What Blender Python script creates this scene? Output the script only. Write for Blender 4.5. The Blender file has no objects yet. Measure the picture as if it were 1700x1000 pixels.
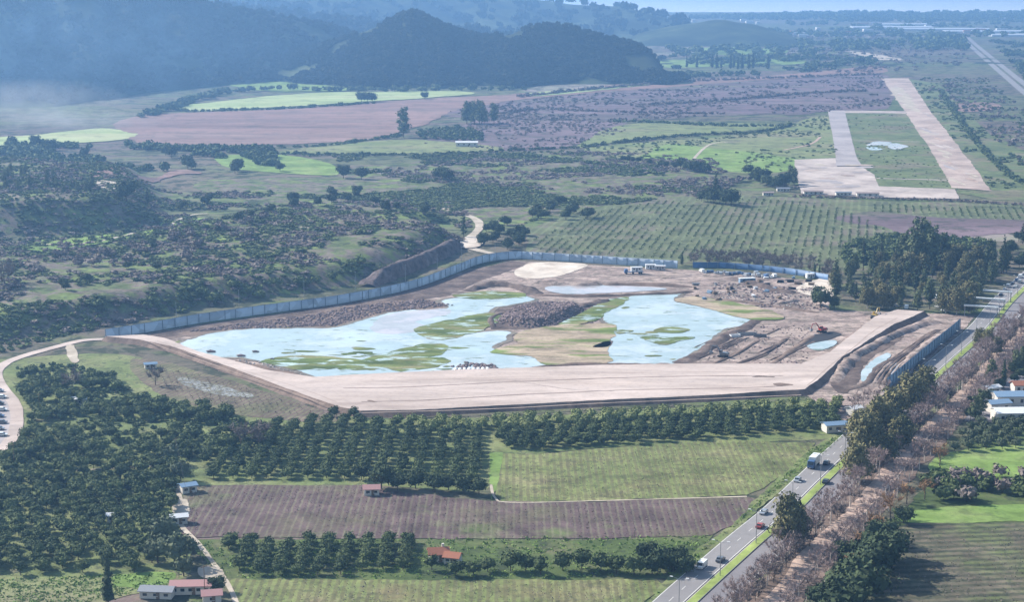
import bpy, math, random
import numpy as np
from mathutils import Vector, Matrix, geometry

random.seed(11)
rng = np.random.default_rng(11)
S = bpy.context.scene
COL = S.collection

# ------------------------------------------------------------------ camera
CH = 171.0
FPX = 2900.0
PITCH = math.atan(543 / FPX)
cd = bpy.data.cameras.new('camera')
cam = bpy.data.objects.new('camera', cd)
COL.objects.link(cam)
cam.location = (0, 0, CH)
cam.rotation_euler = (math.pi / 2 - PITCH, 0, 0)
cd.sensor_width = 36
cd.lens = FPX / 1700 * 36
cd.clip_start = 1
cd.clip_end = 40000
S.camera = cam

# ------------------------------------------------------------------ light
SUN_EL = math.radians(33)
SUN_DIR = Vector((-0.86, 0.51, 0)).normalized()          # towards the sun, on the ground
w = bpy.data.worlds.new('World')
S.world = w
w.use_nodes = True
nt = w.node_tree
bg = nt.nodes['Background']
sky = nt.nodes.new('ShaderNodeTexSky')
sky.sky_type = 'NISHITA'
sky.sun_disc = False
sky.sun_elevation = SUN_EL
sky.sun_rotation = math.atan2(SUN_DIR.x, SUN_DIR.y)
sky.air_density = 1.3
sky.dust_density = 1.0
nt.links.new(sky.outputs[0], bg.inputs[0])
bg.inputs[1].default_value = 0.10
sl = bpy.data.lights.new('sun', 'SUN')
sl.energy = 5.0
sl.angle = math.radians(0.6)
sl.color = (1.0, 0.95, 0.87)
sun = bpy.data.objects.new('sun', sl)
COL.objects.link(sun)
sv = Vector((SUN_DIR.x * math.cos(SUN_EL), SUN_DIR.y * math.cos(SUN_EL), math.sin(SUN_EL)))
sun.rotation_euler = sv.to_track_quat('Z', 'Y').to_euler()
sun.location = (-400, 900, 600)
S.view_settings.view_transform = 'Standard'
S.view_settings.look = 'None'
S.view_settings.exposure = 0.93
S.view_settings.gamma = 1
S.cycles.max_bounces = 5
S.cycles.diffuse_bounces = 2
S.cycles.glossy_bounces = 2
S.cycles.transparent_max_bounces = 6
S.cycles.volume_bounces = 0

# ------------------------------------------------------------------ noise / geometry helpers
def _hash(ix, iy, seed):
    n = (ix.astype(np.int64) * 374761393 + iy.astype(np.int64) * 668265263 + seed * 1442695041) & 0x7fffffff
    n = ((n ^ (n >> 13)) * 1274126177) & 0x7fffffff
    return ((n ^ (n >> 16)) & 0xffff) / 65535.0

def vnoise(x, y, s, seed=0):
    x = np.asarray(x, float) / s
    y = np.asarray(y, float) / s
    ix = np.floor(x); iy = np.floor(y)
    fx = x - ix; fy = y - iy
    fx = fx * fx * (3 - 2 * fx); fy = fy * fy * (3 - 2 * fy)
    a = _hash(ix, iy, seed); b = _hash(ix + 1, iy, seed)
    c = _hash(ix, iy + 1, seed); d = _hash(ix + 1, iy + 1, seed)
    return (a * (1 - fx) + b * fx) * (1 - fy) + (c * (1 - fx) + d * fx) * fy

def fbm(x, y, s, seed=0, octaves=4):
    r = 0; a = .5; t = 0
    for k in range(octaves):
        r = r + a * vnoise(x, y, s / 2 ** k, seed + k * 7); t += a; a *= .5
    return r / t

CP, SP = math.cos(PITCH), math.sin(PITCH)
def ray(px, py):
    u = (np.asarray(px, float) - 850) / FPX
    v = (500 - np.asarray(py, float)) / FPX
    return u, CP + v * SP, -SP + v * CP

def G0(px, py, z=0.0):
    """where the sight line of a photograph point meets the level plane at height z"""
    dx, dy, dz = ray(px, py)
    t = (z - CH) / dz
    return dx * t, dy * t

def gpoly(pts, z=0.0):
    a = np.array(pts, float)
    x, y = G0(a[:, 0], a[:, 1], z)
    return np.stack([x, y], 1)

def sdf(x, y, P):
    """signed distance to polygon, negative inside"""
    x = np.asarray(x, float); y = np.asarray(y, float)
    d = np.full(x.shape, 1e18); ins = np.zeros(x.shape, bool)
    n = len(P)
    for i in range(n):
        ax, ay = P[i]; bx, by = P[(i + 1) % n]
        ex, ey = bx - ax, by - ay
        t = np.clip(((x - ax) * ex + (y - ay) * ey) / (ex * ex + ey * ey + 1e-9), 0, 1)
        d = np.minimum(d, (x - ax - t * ex) ** 2 + (y - ay - t * ey) ** 2)
        c = (ay > y) != (by > y)
        with np.errstate(divide='ignore', invalid='ignore'):
            xi = ax + (y - ay) / (by - ay + 1e-12) * ex
        ins ^= c & (x < xi)
    return np.where(ins, -1, 1) * np.sqrt(d)

def inside(x, y, P):
    return sdf(x, y, P) < 0

def sstep(t):
    t = np.clip(t, 0, 1)
    return t * t * (3 - 2 * t)

# raised ground on the left: (outline, height, width of the slope)
PLATEAUS = [
    (np.array([(-520, 1128), (-345, 1132), (-290, 1142), (-255, 1160), (-236, 1200), (-250, 1300), (-300, 1480), (-520, 1500)], float), 20, 46),
    (gpoly([(-80, 580), (90, 560), (170, 545), (330, 515), (480, 494), (600, 474), (690, 446), (755, 418), (780, 402), (700, 372), (560, 372), (420, 362), (330, 385), (200, 410), (0, 425), (-120, 430)]), 11, 26),
    (gpoly([(420, 352), (560, 345), (700, 350), (760, 372), (620, 378), (470, 372)]), 6, 20),
]
def H(x, y):
    x = np.asarray(x, float); y = np.asarray(y, float)
    h = np.zeros(x.shape)
    m = (x < 30) & (y > 700) & (y < 1600)
    if m.any():
        xs, ys = x[m], y[m]
        hh = np.zeros(xs.shape)
        for P, top, wd in PLATEAUS:
            d = -sdf(xs, ys, P)
            hh = np.maximum(hh, top * sstep(d / wd) * (0.75 + 0.5 * fbm(xs, ys, 60, 3)))
        hh += np.where(hh > .5, (fbm(xs, ys, 18, 9) - .5) * 2.5 * np.clip(hh / 5, 0, 1), 0)
        h[m] = hh
    return h

def at(px, py):
    """ground point seen at a photograph point, on the real terrain"""
    px = np.atleast_1d(np.asarray(px, float)); py = np.atleast_1d(np.asarray(py, float))
    dx, dy, dz = ray(px, py)
    zs = np.linspace(26, 0, 105)
    T = (zs[None, :] - CH) / dz[:, None]
    X = dx[:, None] * T; Y = dy[:, None] * T
    hit = H(X, Y) >= zs[None, :] - 1e-6
    k = np.argmax(hit, 1)
    i = np.arange(len(px))
    x, y = X[i, k], Y[i, k]
    return x, y, H(x, y)

def link(o, parent=None):
    COL.objects.link(o)
    if parent is not None:
        o.parent = parent
    return o

def tag(o, label=None, cat=None, group=None, kind=None):
    if label: o['label'] = label
    if cat: o['category'] = cat
    if group: o['group'] = group
    if kind: o['kind'] = kind
    return o

def mesh_np(name, V, F, mats, midx=None, smooth=False):
    """V (n,3), F (m,k) equal sided faces"""
    V = np.asarray(V, np.float32); F = np.asarray(F, np.int32)
    me = bpy.data.meshes.new(name)
    m, k = F.shape
    me.vertices.add(len(V)); me.vertices.foreach_set('co', V.ravel())
    me.loops.add(m * k); me.loops.foreach_set('vertex_index', F.ravel())
    me.polygons.add(m)
    me.polygons.foreach_set('loop_start', np.arange(m, dtype=np.int32) * k)
    me.polygons.foreach_set('loop_total', np.full(m, k, np.int32))
    for mt in (mats if isinstance(mats, (list, tuple)) else [mats]):
        me.materials.append(mt)
    if midx is not None:
        me.polygons.foreach_set('material_index', np.asarray(midx, np.int32))
    if smooth:
        me.polygons.foreach_set('use_smooth', np.ones(m, bool))
    me.update(calc_edges=True)
    return me

# ------------------------------------------------------------------ materials
MATS = {}
def newmat(name):
    m = bpy.data.materials.new(name); m.use_nodes = True
    MATS[name] = m
    return m, m.node_tree, m.node_tree.nodes['Principled BSDF']

def N(nt, t, **kw):
    n = nt.nodes.new(t)
    for k, v in kw.items():
        setattr(n, k, v)
    return n

def noise(nt, vec, scale, detail=5, rough=.6, dist=0):
    n = N(nt, 'ShaderNodeTexNoise')
    n.inputs['Scale'].default_value = scale
    n.inputs['Detail'].default_value = detail
    n.inputs['Roughness'].default_value = rough
    n.inputs['Distortion'].default_value = dist
    nt.links.new(vec, n.inputs['Vector'])
    return n.outputs['Fac']

def ramp(nt, fac, stops):
    r = N(nt, 'ShaderNodeValToRGB')
    el = r.color_ramp.elements
    while len(el) < len(stops): el.new(0.5)
    for e, (p, c) in zip(el, stops):
        e.position = p; e.color = (*c, 1)
    nt.links.new(fac, r.inputs[0])
    return r.outputs[0]

def mix(nt, fac, a, b, mode='MIX'):
    n = N(nt, 'ShaderNodeMix', data_type='RGBA', blend_type=mode)
    for sock, v in ((n.inputs[0], fac), (n.inputs[6], a), (n.inputs[7], b)):
        if isinstance(v, (int, float)): sock.default_value = v
        elif isinstance(v, tuple): sock.default_value = (*v, 1)
        else: nt.links.new(v, sock)
    return n.outputs[2]

def math_n(nt, op, a, b=None, c=None, clamp=False):
    n = N(nt, 'ShaderNodeMath', operation=op, use_clamp=clamp)
    for s, v in zip(n.inputs, (a, b, c)):
        if v is None: continue
        if isinstance(v, (int, float)): s.default_value = v
        else: nt.links.new(v, s)
    return n.outputs[0]

def pos(nt, sx=1, sy=1):
    g = N(nt, 'ShaderNodeNewGeometry').outputs['Position']
    if sx == 1 and sy == 1: return g
    m = N(nt, 'ShaderNodeMapping'); m.inputs['Scale'].default_value = (sx, sy, 1)
    nt.links.new(g, m.inputs[0])
    return m.outputs[0]

def gmat(name, stops, scale=.03, fine=.5, famt=.35, rows=None, patch=None, rough=.95, stretch=(1, 1), bump=0, specks=0, sps=.09):
    """ground cover: broad noise through a ramp, fine mottling, optional crop rows and second cover in patches"""
    m, nt, b = newmat(name)
    p = pos(nt); ps = pos(nt, *stretch)
    c = ramp(nt, noise(nt, ps, scale, 7, .62), stops)
    if patch:
        pc, psc, lo, hi = patch
        f = noise(nt, ps, psc, 6, .6)
        r = N(nt, 'ShaderNodeMapRange'); r.inputs[1].default_value = lo; r.inputs[2].default_value = hi
        nt.links.new(f, r.inputs[0])
        c = mix(nt, r.outputs[0], c, pc)
    if rows:
        ang, sp, rc, amt, wdt = rows
        d = N(nt, 'ShaderNodeVectorMath', operation='DOT_PRODUCT')
        nt.links.new(p, d.inputs[0]); d.inputs[1].default_value = (math.cos(ang) / sp, -math.sin(ang) / sp, 0)
        wob = math_n(nt, 'MULTIPLY_ADD', noise(nt, p, .25, 3), .5, d.outputs['Value'])
        tri = math_n(nt, 'PINGPONG', wob, .5)
        r = N(nt, 'ShaderNodeMapRange'); r.inputs[1].default_value = wdt; r.inputs[2].default_value = wdt + .12
        nt.links.new(tri, r.inputs[0])
        k = math_n(nt, 'MULTIPLY', r.outputs[0], amt)
        k = math_n(nt, 'MULTIPLY', k, math_n(nt, 'MULTIPLY_ADD', noise(nt, p, .12, 5, .7), 1.6, -.1, True))
        c = mix(nt, k, c, rc)
    fn = noise(nt, p, fine, 8, .75)
    v = math_n(nt, 'MULTIPLY_ADD', fn, famt * 5, 1 - famt * 2.5, True)
    v = math_n(nt, 'MULTIPLY', v, math_n(nt, 'MULTIPLY_ADD', noise(nt, ps, fine * .16, 7, .7, .6), famt * 6, 1.08 - famt * 3, False))
    cv = N(nt, 'ShaderNodeCombineColor')
    for i in range(3): nt.links.new(v, cv.inputs[i])
    c = mix(nt, 1.0, c, cv.outputs[0], 'MULTIPLY')
    if specks:
        r = N(nt, 'ShaderNodeMapRange'); r.inputs[1].default_value = .53; r.inputs[2].default_value = .58
        nt.links.new(noise(nt, p, sps, 8, .72, .4), r.inputs[0])
        c = mix(nt, math_n(nt, 'MULTIPLY', r.outputs[0], specks), c, (.035, .045, .028))
    nt.links.new(c, b.inputs['Base Color'])
    b.inputs['Roughness'].default_value = rough
    b.inputs['Specular IOR Level'].default_value = .1
    if bump:
        bn = N(nt, 'ShaderNodeBump'); bn.inputs['Distance'].default_value = bump; bn.inputs['Strength'].default_value = 1
        nt.links.new(fn, bn.inputs['Height']); nt.links.new(bn.outputs[0], b.inputs['Normal'])
    return m

def leafmat(name, c1, c2, var=.35):
    m, nt, b = newmat(name)
    oi = N(nt, 'ShaderNodeObjectInfo').outputs['Random']
    ri = N(nt, 'ShaderNodeNewGeometry').outputs['Random Per Island']
    f = math_n(nt, 'ADD', math_n(nt, 'MULTIPLY', oi, .3), math_n(nt, 'MULTIPLY', ri, .4))
    f = math_n(nt, 'ADD', f, math_n(nt, 'MULTIPLY_ADD', noise(nt, pos(nt), .11, 3, .6), 1.6, -.65), None, True)
    c = mix(nt, f, c1, c2)
    b.inputs['Roughness'].default_value = .85
    b.inputs['Specular IOR Level'].default_value = .12
    nt.links.new(c, b.inputs['Base Color'])
    return m

def flat(name, c, rough=.6, metal=0, c2=None, scale=2.0, spec=.3):
    m, nt, b = newmat(name)
    g = N(nt, 'ShaderNodeNewGeometry').outputs['Position']
    f = noise(nt, g, scale, 5, .65)
    c2 = c2 or tuple(v * .72 for v in c)
    nt.links.new(mix(nt, f, c, c2), b.inputs['Base Color'])
    b.inputs['Roughness'].default_value = rough
    b.inputs['Metallic'].default_value = metal
    b.inputs['Specular IOR Level'].default_value = spec
    return m

GRN = (.085, .15, .035); LGRN = (.17, .27, .05); DGRN = (.035, .06, .022)
MAUVE = (.135, .105, .10); BRN = (.15, .115, .085); DRK = (.045, .045, .035)
# wide plain: scrub, damp meadow and brown winter brush in drifts, split into plots
def plain_mat():
    m, nt, b = newmat('plain_cover')
    p = pos(nt); ps = pos(nt, .45, 1)
    c = ramp(nt, noise(nt, ps, .012, 8, .68), [(.30, (.05, .075, .03)), (.42, (.10, .13, .05)), (.48, (.16, .115, .105)), (.54, (.12, .09, .085)), (.6, (.10, .14, .045)), (.7, (.17, .13, .11))])
    vo = N(nt, 'ShaderNodeTexVoronoi'); vo.inputs['Scale'].default_value = .0042; vo.inputs['Randomness'].default_value = .9
    nt.links.new(ps, vo.inputs['Vector'])
    sc = N(nt, 'ShaderNodeSeparateColor'); nt.links.new(vo.outputs['Color'], sc.inputs[0])
    pl = ramp(nt, sc.outputs[0], [(.0, (.13, .10, .10)), (.3, (.10, .15, .05)), (.5, (.17, .12, .115)), (.7, (.13, .19, .06)), (.88, (.19, .14, .13)), (.96, (.36, .32, .28))])
    c = mix(nt, .5, c, pl)
    r = N(nt, 'ShaderNodeMapRange'); r.inputs[1].default_value = .49; r.inputs[2].default_value = .56
    nt.links.new(noise(nt, p, .045, 9, .74, .4), r.inputs[0])
    c = mix(nt, math_n(nt, 'MULTIPLY', r.outputs[0], .85), c, (.035, .045, .028))
    fn = noise(nt, p, .35, 8, .75)
    v = math_n(nt, 'MULTIPLY_ADD', fn, 1.3, .35)
    cv = N(nt, 'ShaderNodeCombineColor')
    for i in range(3): nt.links.new(v, cv.inputs[i])
    c = mix(nt, 1.0, c, cv.outputs[0], 'MULTIPLY')
    nt.links.new(c, b.inputs['Base Color']); b.inputs['Roughness'].default_value = 1
    b.inputs['Specular IOR Level'].default_value = .05
    return m
plain_mat()
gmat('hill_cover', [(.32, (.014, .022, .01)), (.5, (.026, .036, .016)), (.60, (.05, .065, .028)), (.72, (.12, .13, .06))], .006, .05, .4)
gmat('scrub_ground', [(.3, (.04, .05, .025)), (.42, (.10, .13, .045)), (.5, (.15, .115, .105)), (.57, (.11, .14, .045)), (.72, (.17, .22, .07))], .035, .5, .42, specks=.7, sps=.12)
gmat('bright_grass', [(.3, (.10, .155, .04)), (.5, (.155, .23, .06)), (.62, (.20, .26, .085)), (.75, (.22, .24, .12))], .03, .4, .3, specks=.3, sps=.12)
gmat('pale_meadow', [(.3, (.20, .26, .10)), (.5, (.30, .35, .16)), (.7, (.34, .34, .19))], .01, .2, .15, stretch=(.3, 1), specks=.25, sps=.03)
gmat('olive_field', [(.3, (.12, .16, .055)), (.5, (.17, .19, .08)), (.7, (.2, .17, .11))], .015, .3, .25, stretch=(.4, 1), specks=.55, sps=.05)
gmat('reed_field', [(.3, (.16, .105, .095)), (.48, (.23, .145, .125)), (.6, (.19, .13, .115)), (.72, (.28, .19, .16))], .012, .12, .28, stretch=(.2, 1), specks=.3, sps=.03)
gmat('heath', [(.3, (.10, .07, .085)), (.45, (.155, .11, .12)), (.55, (.12, .09, .095)), (.7, (.13, .13, .08))], .016, .15, .4, stretch=(.15, 1), specks=.6, sps=.04)
gmat('weed_field', [(.3, (.11, .135, .05)), (.5, (.165, .19, .07)), (.6, (.20, .20, .09)), (.7, (.22, .165, .11))], .03, .5, .36, rows=(0.0, 2.4, (.11, .10, .055), .9, .2), patch=((.17, .12, .075), .02, .58, .72), specks=.35, sps=.3)
gmat('ploughed', [(.3, (.075, .052, .052)), (.5, (.11, .077, .074)), (.68, (.11, .105, .055))], .02, .6, .36, rows=(0.0, 2.4, (.16, .15, .10), .75, .3), patch=((.10, .13, .045), .03, .58, .72))
gmat('dark_rows', [(.3, (.075, .08, .045)), (.48, (.13, .11, .08)), (.58, (.11, .13, .055)), (.75, (.15, .12, .10))], .03, .5, .36, rows=(math.radians(84), 4.2, (.05, .055, .035), 1.0, .2), specks=.5, sps=.2)
gmat('wedge_field', [(.3, (.085, .065, .05)), (.5, (.135, .10, .08)), (.62, (.115, .11, .06)), (.75, (.15, .12, .10))], .03, .5, .36, rows=(math.radians(18), 2.6, (.17, .18, .09), .7, .28), specks=.4, sps=.25)
gmat('vine_field', [(.3, (.08, .09, .055)), (.5, (.11, .125, .06)), (.62, (.14, .12, .09)), (.8, (.14, .14, .08))], .02, .3, .22, rows=(math.radians(11.5), 5.6, (.17, .20, .10), .7, .28), patch=((.12, .09, .08), .015, .6, .75), specks=.5, sps=.06)
gmat('grove_floor', [(.3, (.075, .09, .04)), (.46, (.13, .16, .06)), (.58, (.17, .18, .08)), (.7, (.23, .26, .11))], .05, .5, .3, patch=((.22, .19, .12), .04, .62, .72), specks=.6, sps=.2)
gmat('dim_grass', [(.3, (.045, .065, .025)), (.5, (.08, .11, .035)), (.7, (.12, .11, .065))], .04, .5, .3, specks=.6, sps=.15)
gmat('airfield_grass', [(.3, (.08, .105, .045)), (.5, (.12, .145, .06)), (.6, (.16, .14, .09)), (.75, (.17, .18, .09))], .02, .15, .25, specks=.5, sps=.07)
gmat('site_soil', [(.3, (.13, .10, .085)), (.41, (.27, .21, .18)), (.48, (.37, .29, .25)), (.53, (.2, .15, .13)), (.59, (.35, .27, .235)), (.66, (.16, .125, .11)), (.75, (.3, .24, .2))], .06, .5, .5, bump=.6, stretch=(.55, 1), specks=.45, sps=.14)
gmat('packed_dirt', [(.3, (.29, .23, .20)), (.45, (.41, .335, .295)), (.6, (.46, .38, .34)), (.75, (.37, .30, .26))], .035, .4, .22, stretch=(.25, 1))
gmat('slope_dirt', [(.3, (.10, .075, .06)), (.6, (.18, .13, .105))], .1, .6, .35)
gmat('dark_soil', [(.3, (.06, .046, .042)), (.5, (.11, .082, .072)), (.62, (.17, .13, .11)), (.8, (.10, .08, .07))], .08, .6, .4, bump=.5)
gmat('pale_sand', [(.3, (.40, .33, .27)), (.5, (.50, .43, .36)), (.7, (.6, .53, .45))], .07, .5, .2)
gmat('marsh_grass', [(.3, (.05, .075, .025)), (.45, (.10, .135, .04)), (.56, (.155, .17, .065)), (.68, (.21, .18, .11))], .09, .8, .42, patch=((.33, .42, .42), .16, .56, .6), stretch=(.4, 1))
gmat('mud_flat', [(.3, (.20, .17, .11)), (.45, (.33, .26, .19)), (.6, (.26, .22, .14)), (.7, (.40, .31, .25))], .07, .6, .42, patch=((.13, .17, .05), .07, .5, .58), stretch=(.4, 1))
gmat('wet_mud', [(.3, (.11, .09, .07)), (.6, (.2, .165, .125)), (.8, (.10, .12, .05))], .08, .7, .4, rough=.5)
gmat('runway_surface', [(.3, (.25, .19, .16)), (.5, (.36, .28, .24)), (.7, (.42, .34, .29))], .025, .15, .28, specks=.0)
gmat('old_asphalt', [(.3, (.25, .22, .22)), (.7, (.36, .32, .31))], .02, .15, .2)
gmat('concrete_apron', [(.3, (.27, .22, .2)), (.5, (.38, .32, .285)), (.7, (.45, .38, .34))], .03, .2, .28)
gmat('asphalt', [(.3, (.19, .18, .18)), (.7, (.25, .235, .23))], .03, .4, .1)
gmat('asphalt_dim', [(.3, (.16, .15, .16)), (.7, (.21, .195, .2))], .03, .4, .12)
gmat('track_dirt', [(.3, (.30, .20, .16)), (.5, (.42, .31, .25)), (.7, (.22, .16, .13))], .12, .6, .4)
gmat('pale_track', [(.3, (.30, .25, .19)), (.7, (.46, .40, .33))], .1, .5, .25)
gmat('verge_grass', [(.3, (.15, .2, .05)), (.7, (.27, .32, .10))], .08, .6, .25)
gmat('rock_face', [(.3, (.06, .05, .05)), (.48, (.15, .115, .11)), (.56, (.08, .065, .062)), (.75, (.24, .19, .18))], .1, .4, .4, bump=1.0)
gmat('puddled', [(.46, (.13, .12, .08)), (.55, (.27, .28, .3)), (.6, (.13, .13, .07))], .35, .6, .3)
flat('white_line', (.75, .73, .68), .7, c2=(.5, .48, .45), scale=1)
flat('seam', (.12, .085, .07), .9, c2=(.3, .23, .19), scale=.15)
flat('tyre_mark', (.36, .27, .22), .9)

def water(name, c, scale, bump, rough=.08, weed=False):
    m, nt, b = newmat(name)
    p = pos(nt)
    f = noise(nt, p, .03, 6, .65)
    wc = ramp(nt, f, [(.3, c), (.48, tuple(v * .78 for v in c)), (.58, (c[0] * 1.1, c[1] * 1.0, c[2] * 1.02)), (.72, tuple(v * 1.12 for v in c))])
    if weed:
        wf = noise(nt, pos(nt, .3, 1), .22, 9, .72)
        r = N(nt, 'ShaderNodeMapRange'); r.inputs[1].default_value = .585; r.inputs[2].default_value = .62
        nt.links.new(wf, r.inputs[0])
        wc = mix(nt, r.outputs[0], wc, (.10, .13, .07))
        nt.links.new(math_n(nt, 'MULTIPLY_ADD', r.outputs[0], .7, rough), b.inputs['Roughness'])
    nt.links.new(wc, b.inputs['Base Color'])
    b.inputs['Roughness'].default_value = rough
    b.inputs['IOR'].default_value = 1.33
    bn = N(nt, 'ShaderNodeBump'); bn.inputs['Distance'].default_value = bump; bn.inputs['Strength'].default_value = .5
    nt.links.new(noise(nt, p, scale, 4), bn.inputs['Height']); nt.links.new(bn.outputs[0], b.inputs['Normal'])
    return m
water('pond_water', (.40, .49, .50), .8, .02, weed=True)
water('grey_water', (.42, .41, .42), .8, .02)
water('sea_water', (.78, .82, .84), .05, 1.2, .35)  # pale base colour paints the sun glint into the water

leafmat('citrus_leaf', (.024, .042, .018), (.125, .155, .06))
leafmat('light_leaf', (.12, .15, .055), (.25, .27, .11))
leafmat('olive_leaf', (.07, .09, .055), (.12, .14, .08))
leafmat('gum_leaf', (.055, .065, .03), (.24, .21, .10))
leafmat('pine_leaf', (.018, .032, .018), (.075, .10, .045))
leafmat('wood_leaf', (.045, .065, .033), (.17, .19, .09))
leafmat('scrub_leaf', (.035, .052, .024), (.14, .175, .065))
leafmat('young_leaf', (.05, .075, .035), (.12, .15, .06))
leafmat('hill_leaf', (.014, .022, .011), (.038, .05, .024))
leafmat('dry_twig', (.115, .092, .085), (.24, .20, .175))
leafmat('pink_twig', (.20, .145, .135), (.36, .275, .25))
leafmat('rust_twig', (.24, .13, .07), (.34, .22, .11))
leafmat('grass_blade', (.11, .18, .04), (.22, .30, .08))
leafmat('rock', (.11, .085, .085), (.27, .2, .19))
leafmat('pale_rock', (.3, .26, .23), (.55, .5, .46))
flat('bark', (.10, .075, .055), .95, scale=3)
flat('pale_bark', (.66, .57, .50), .9, scale=3)
flat('fence_metal', (.46, .52, .58), .45, .1, c2=(.38, .44, .51), scale=.3)
flat('barrier_metal', (.17, .25, .33), .5, .1, c2=(.12, .19, .26), scale=.3)
flat('fence_post', (.22, .27, .33), .5, .3)
flat('blue_metal', (.08, .16, .30), .5, .1, c2=(.06, .12, .22), scale=.3)
flat('white_paint', (.78, .78, .76), .35, spec=.5)
flat('silver_paint', (.42, .44, .47), .3, .4, spec=.5)
flat('grey_paint', (.14, .15, .17), .3, .1, spec=.5)
flat('dark_paint', (.03, .035, .045), .3, .1, spec=.5)
flat('blue_paint', (.06, .13, .28), .35, spec=.5)
flat('red_paint', (.35, .05, .035), .4, spec=.5)
flat('yellow_paint', (.5, .32, .05), .45, spec=.4)
flat('glass_dark', (.02, .028, .035), .1, spec=.6)
flat('rubber', (.02, .02, .02), .9)
flat('steel', (.30, .31, .33), .5, .5)
flat('wall_render', (.62, .58, .52), .9)
flat('roof_tile', (.42, .16, .09), .9, c2=(.26, .11, .07), scale=1.5)
flat('rust_roof', (.2, .14, .13), .9, c2=(.3, .25, .23))
flat('pink_roof', (.50, .26, .25), .8, c2=(.38, .22, .2))
flat('white_roof', (.74, .74, .74), .6)
flat('blue_roof', (.20, .30, .42), .6)
flat('dark_void', (.03, .03, .035), .9)
flat('timber', (.2, .14, .09), .9)
flat('greenhouse_skin', (.72, .74, .76), .4)
for nm in ('fence_metal', 'blue_metal', 'barrier_metal'):
    nt_ = MATS[nm].node_tree; b_ = nt_.nodes['Principled BSDF']; src = b_.inputs['Base Color'].links[0].from_socket
    vo_ = N(nt_, 'ShaderNodeTexVoronoi'); vo_.inputs['Scale'].default_value = .22; nt_.links.new(pos(nt_), vo_.inputs['Vector'])
    sc_ = N(nt_, 'ShaderNodeSeparateColor'); nt_.links.new(vo_.outputs['Color'], sc_.inputs[0])
    v_ = math_n(nt_, 'MULTIPLY_ADD', sc_.outputs[0], .45, .75)
    cv_ = N(nt_, 'ShaderNodeCombineColor')
    for i_ in range(3): nt_.links.new(v_, cv_.inputs[i_])
    nt_.links.new(mix(nt_, 1.0, src, cv_.outputs[0], 'MULTIPLY'), b_.inputs['Base Color'])
def M(n): return MATS[n]

# ------------------------------------------------------------------ terrain
def axis(parts):
    out = []
    for a, b, st in parts:
        out += list(np.arange(a, b, st))
    out.append(parts[-1][1])
    return np.array(out)

def grid_mesh(name, xs, ys, zf, mat, smooth=True):
    X, Y = np.meshgrid(xs, ys)
    Z = zf(X, Y)
    V = np.stack([X.ravel(), Y.ravel(), Z.ravel()], 1)
    nx, ny = len(xs), len(ys)
    i = (np.arange(ny - 1)[:, None] * nx + np.arange(nx - 1)[None, :]).ravel()
    F = np.stack([i, i + 1, i + nx + 1, i + nx], 1)
    return mesh_np(name, V, F, mat, smooth=smooth)

me = grid_mesh('plain', axis([(-4200, -450, 75), (-450, 60, 5), (60, 600, 30), (600, 4200, 90)]),
               axis([(-560, 700, 90), (700, 1600, 4), (1600, 2600, 50), (2600, 8200, 140)]), H, [M('plain_cover'), M('scrub_ground')])
_c = np.empty(len(me.polygons) * 3); me.polygons.foreach_get('center', _c); _c = _c.reshape(-1, 3)
_k = (H(_c[:, 0], _c[:, 1]) + (fbm(_c[:, 0], _c[:, 1], 30, 77) - .5) * 3 > .8)
me.polygons.foreach_set('material_index', _k.astype(np.int32))
tag(link(bpy.data.objects.new('ground', me)), kind='structure')

def catmull(P, n=6, closed=True):
    P = np.asarray(P, float); L = len(P); out = []
    rng_i = range(L) if closed else range(L - 1)
    for i in rng_i:
        if closed: p0, p1, p2, p3 = P[i - 1], P[i], P[(i + 1) % L], P[(i + 2) % L]
        else: p0, p1, p2, p3 = P[max(i - 1, 0)], P[i], P[i + 1], P[min(i + 2, L - 1)]
        for k in range(n):
            t = k / n
            out.append(.5 * ((2 * p1) + (-p0 + p2) * t + (2 * p0 - 5 * p1 + 4 * p2 - p3) * t * t + (-p0 + 3 * p1 - 3 * p2 + p3) * t ** 3))
    if not closed: out.append(P[-1])
    return np.array(out)

def densify(P, sp, closed=True):
    out = []
    L = len(P)
    for i in range(L if closed else L - 1):
        a, b = P[i], P[(i + 1) % L]
        n = max(1, int(np.hypot(*(b - a)) / sp))
        for k in range(n): out.append(a + (b - a) * k / n)
    if not closed: out.append(P[-1])
    return np.array(out)

def outline(pts, smooth=True, jit=1.0, sp=None, world=False, seed=0):
    if world: P = np.array(pts, float)
    else:
        a = np.array(pts, float)
        x, y, z = at(a[:, 0], a[:, 1]); P = np.stack([x, y], 1)
    if smooth: P = catmull(P, 5)
    size = np.hypot(*(P.max(0) - P.min(0)))
    sp = sp or max(1.2, min(12, size / 160))
    P = densify(P, sp)
    if jit:
        P = P + np.stack([fbm(P[:, 0], P[:, 1], 9 * jit + 2, 21 + seed) - .5, fbm(P[:, 0], P[:, 1], 9 * jit + 2, 57 + seed) - .5], 1) * 2.6 * jit
        P = P + np.stack([fbm(P[:, 0], P[:, 1], 2.2 * jit + 2, 91 + seed) - .5, (fbm(P[:, 0], P[:, 1], 2.2 * jit + 2, 17 + seed) - .5) * 1.6], 1) * 1.5 * jit
        if size > 250: P = P + np.stack([fbm(P[:, 0], P[:, 1], 45, 33) - .5, (fbm(P[:, 0], P[:, 1], 45, 35) - .5) * 2], 1) * 4 * jit
    return P

def cdt(P, inner=None):
    n = len(P)
    vs = [Vector(p) for p in P]
    if inner is not None: vs += [Vector(p) for p in inner]
    r = geometry.delaunay_2d_cdt(vs, [(i, (i + 1) % n) for i in range(n)], [], 1, 1e-4)
    return np.array([tuple(v) for v in r[0]]), [tuple(f) for f in r[2]]

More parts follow.
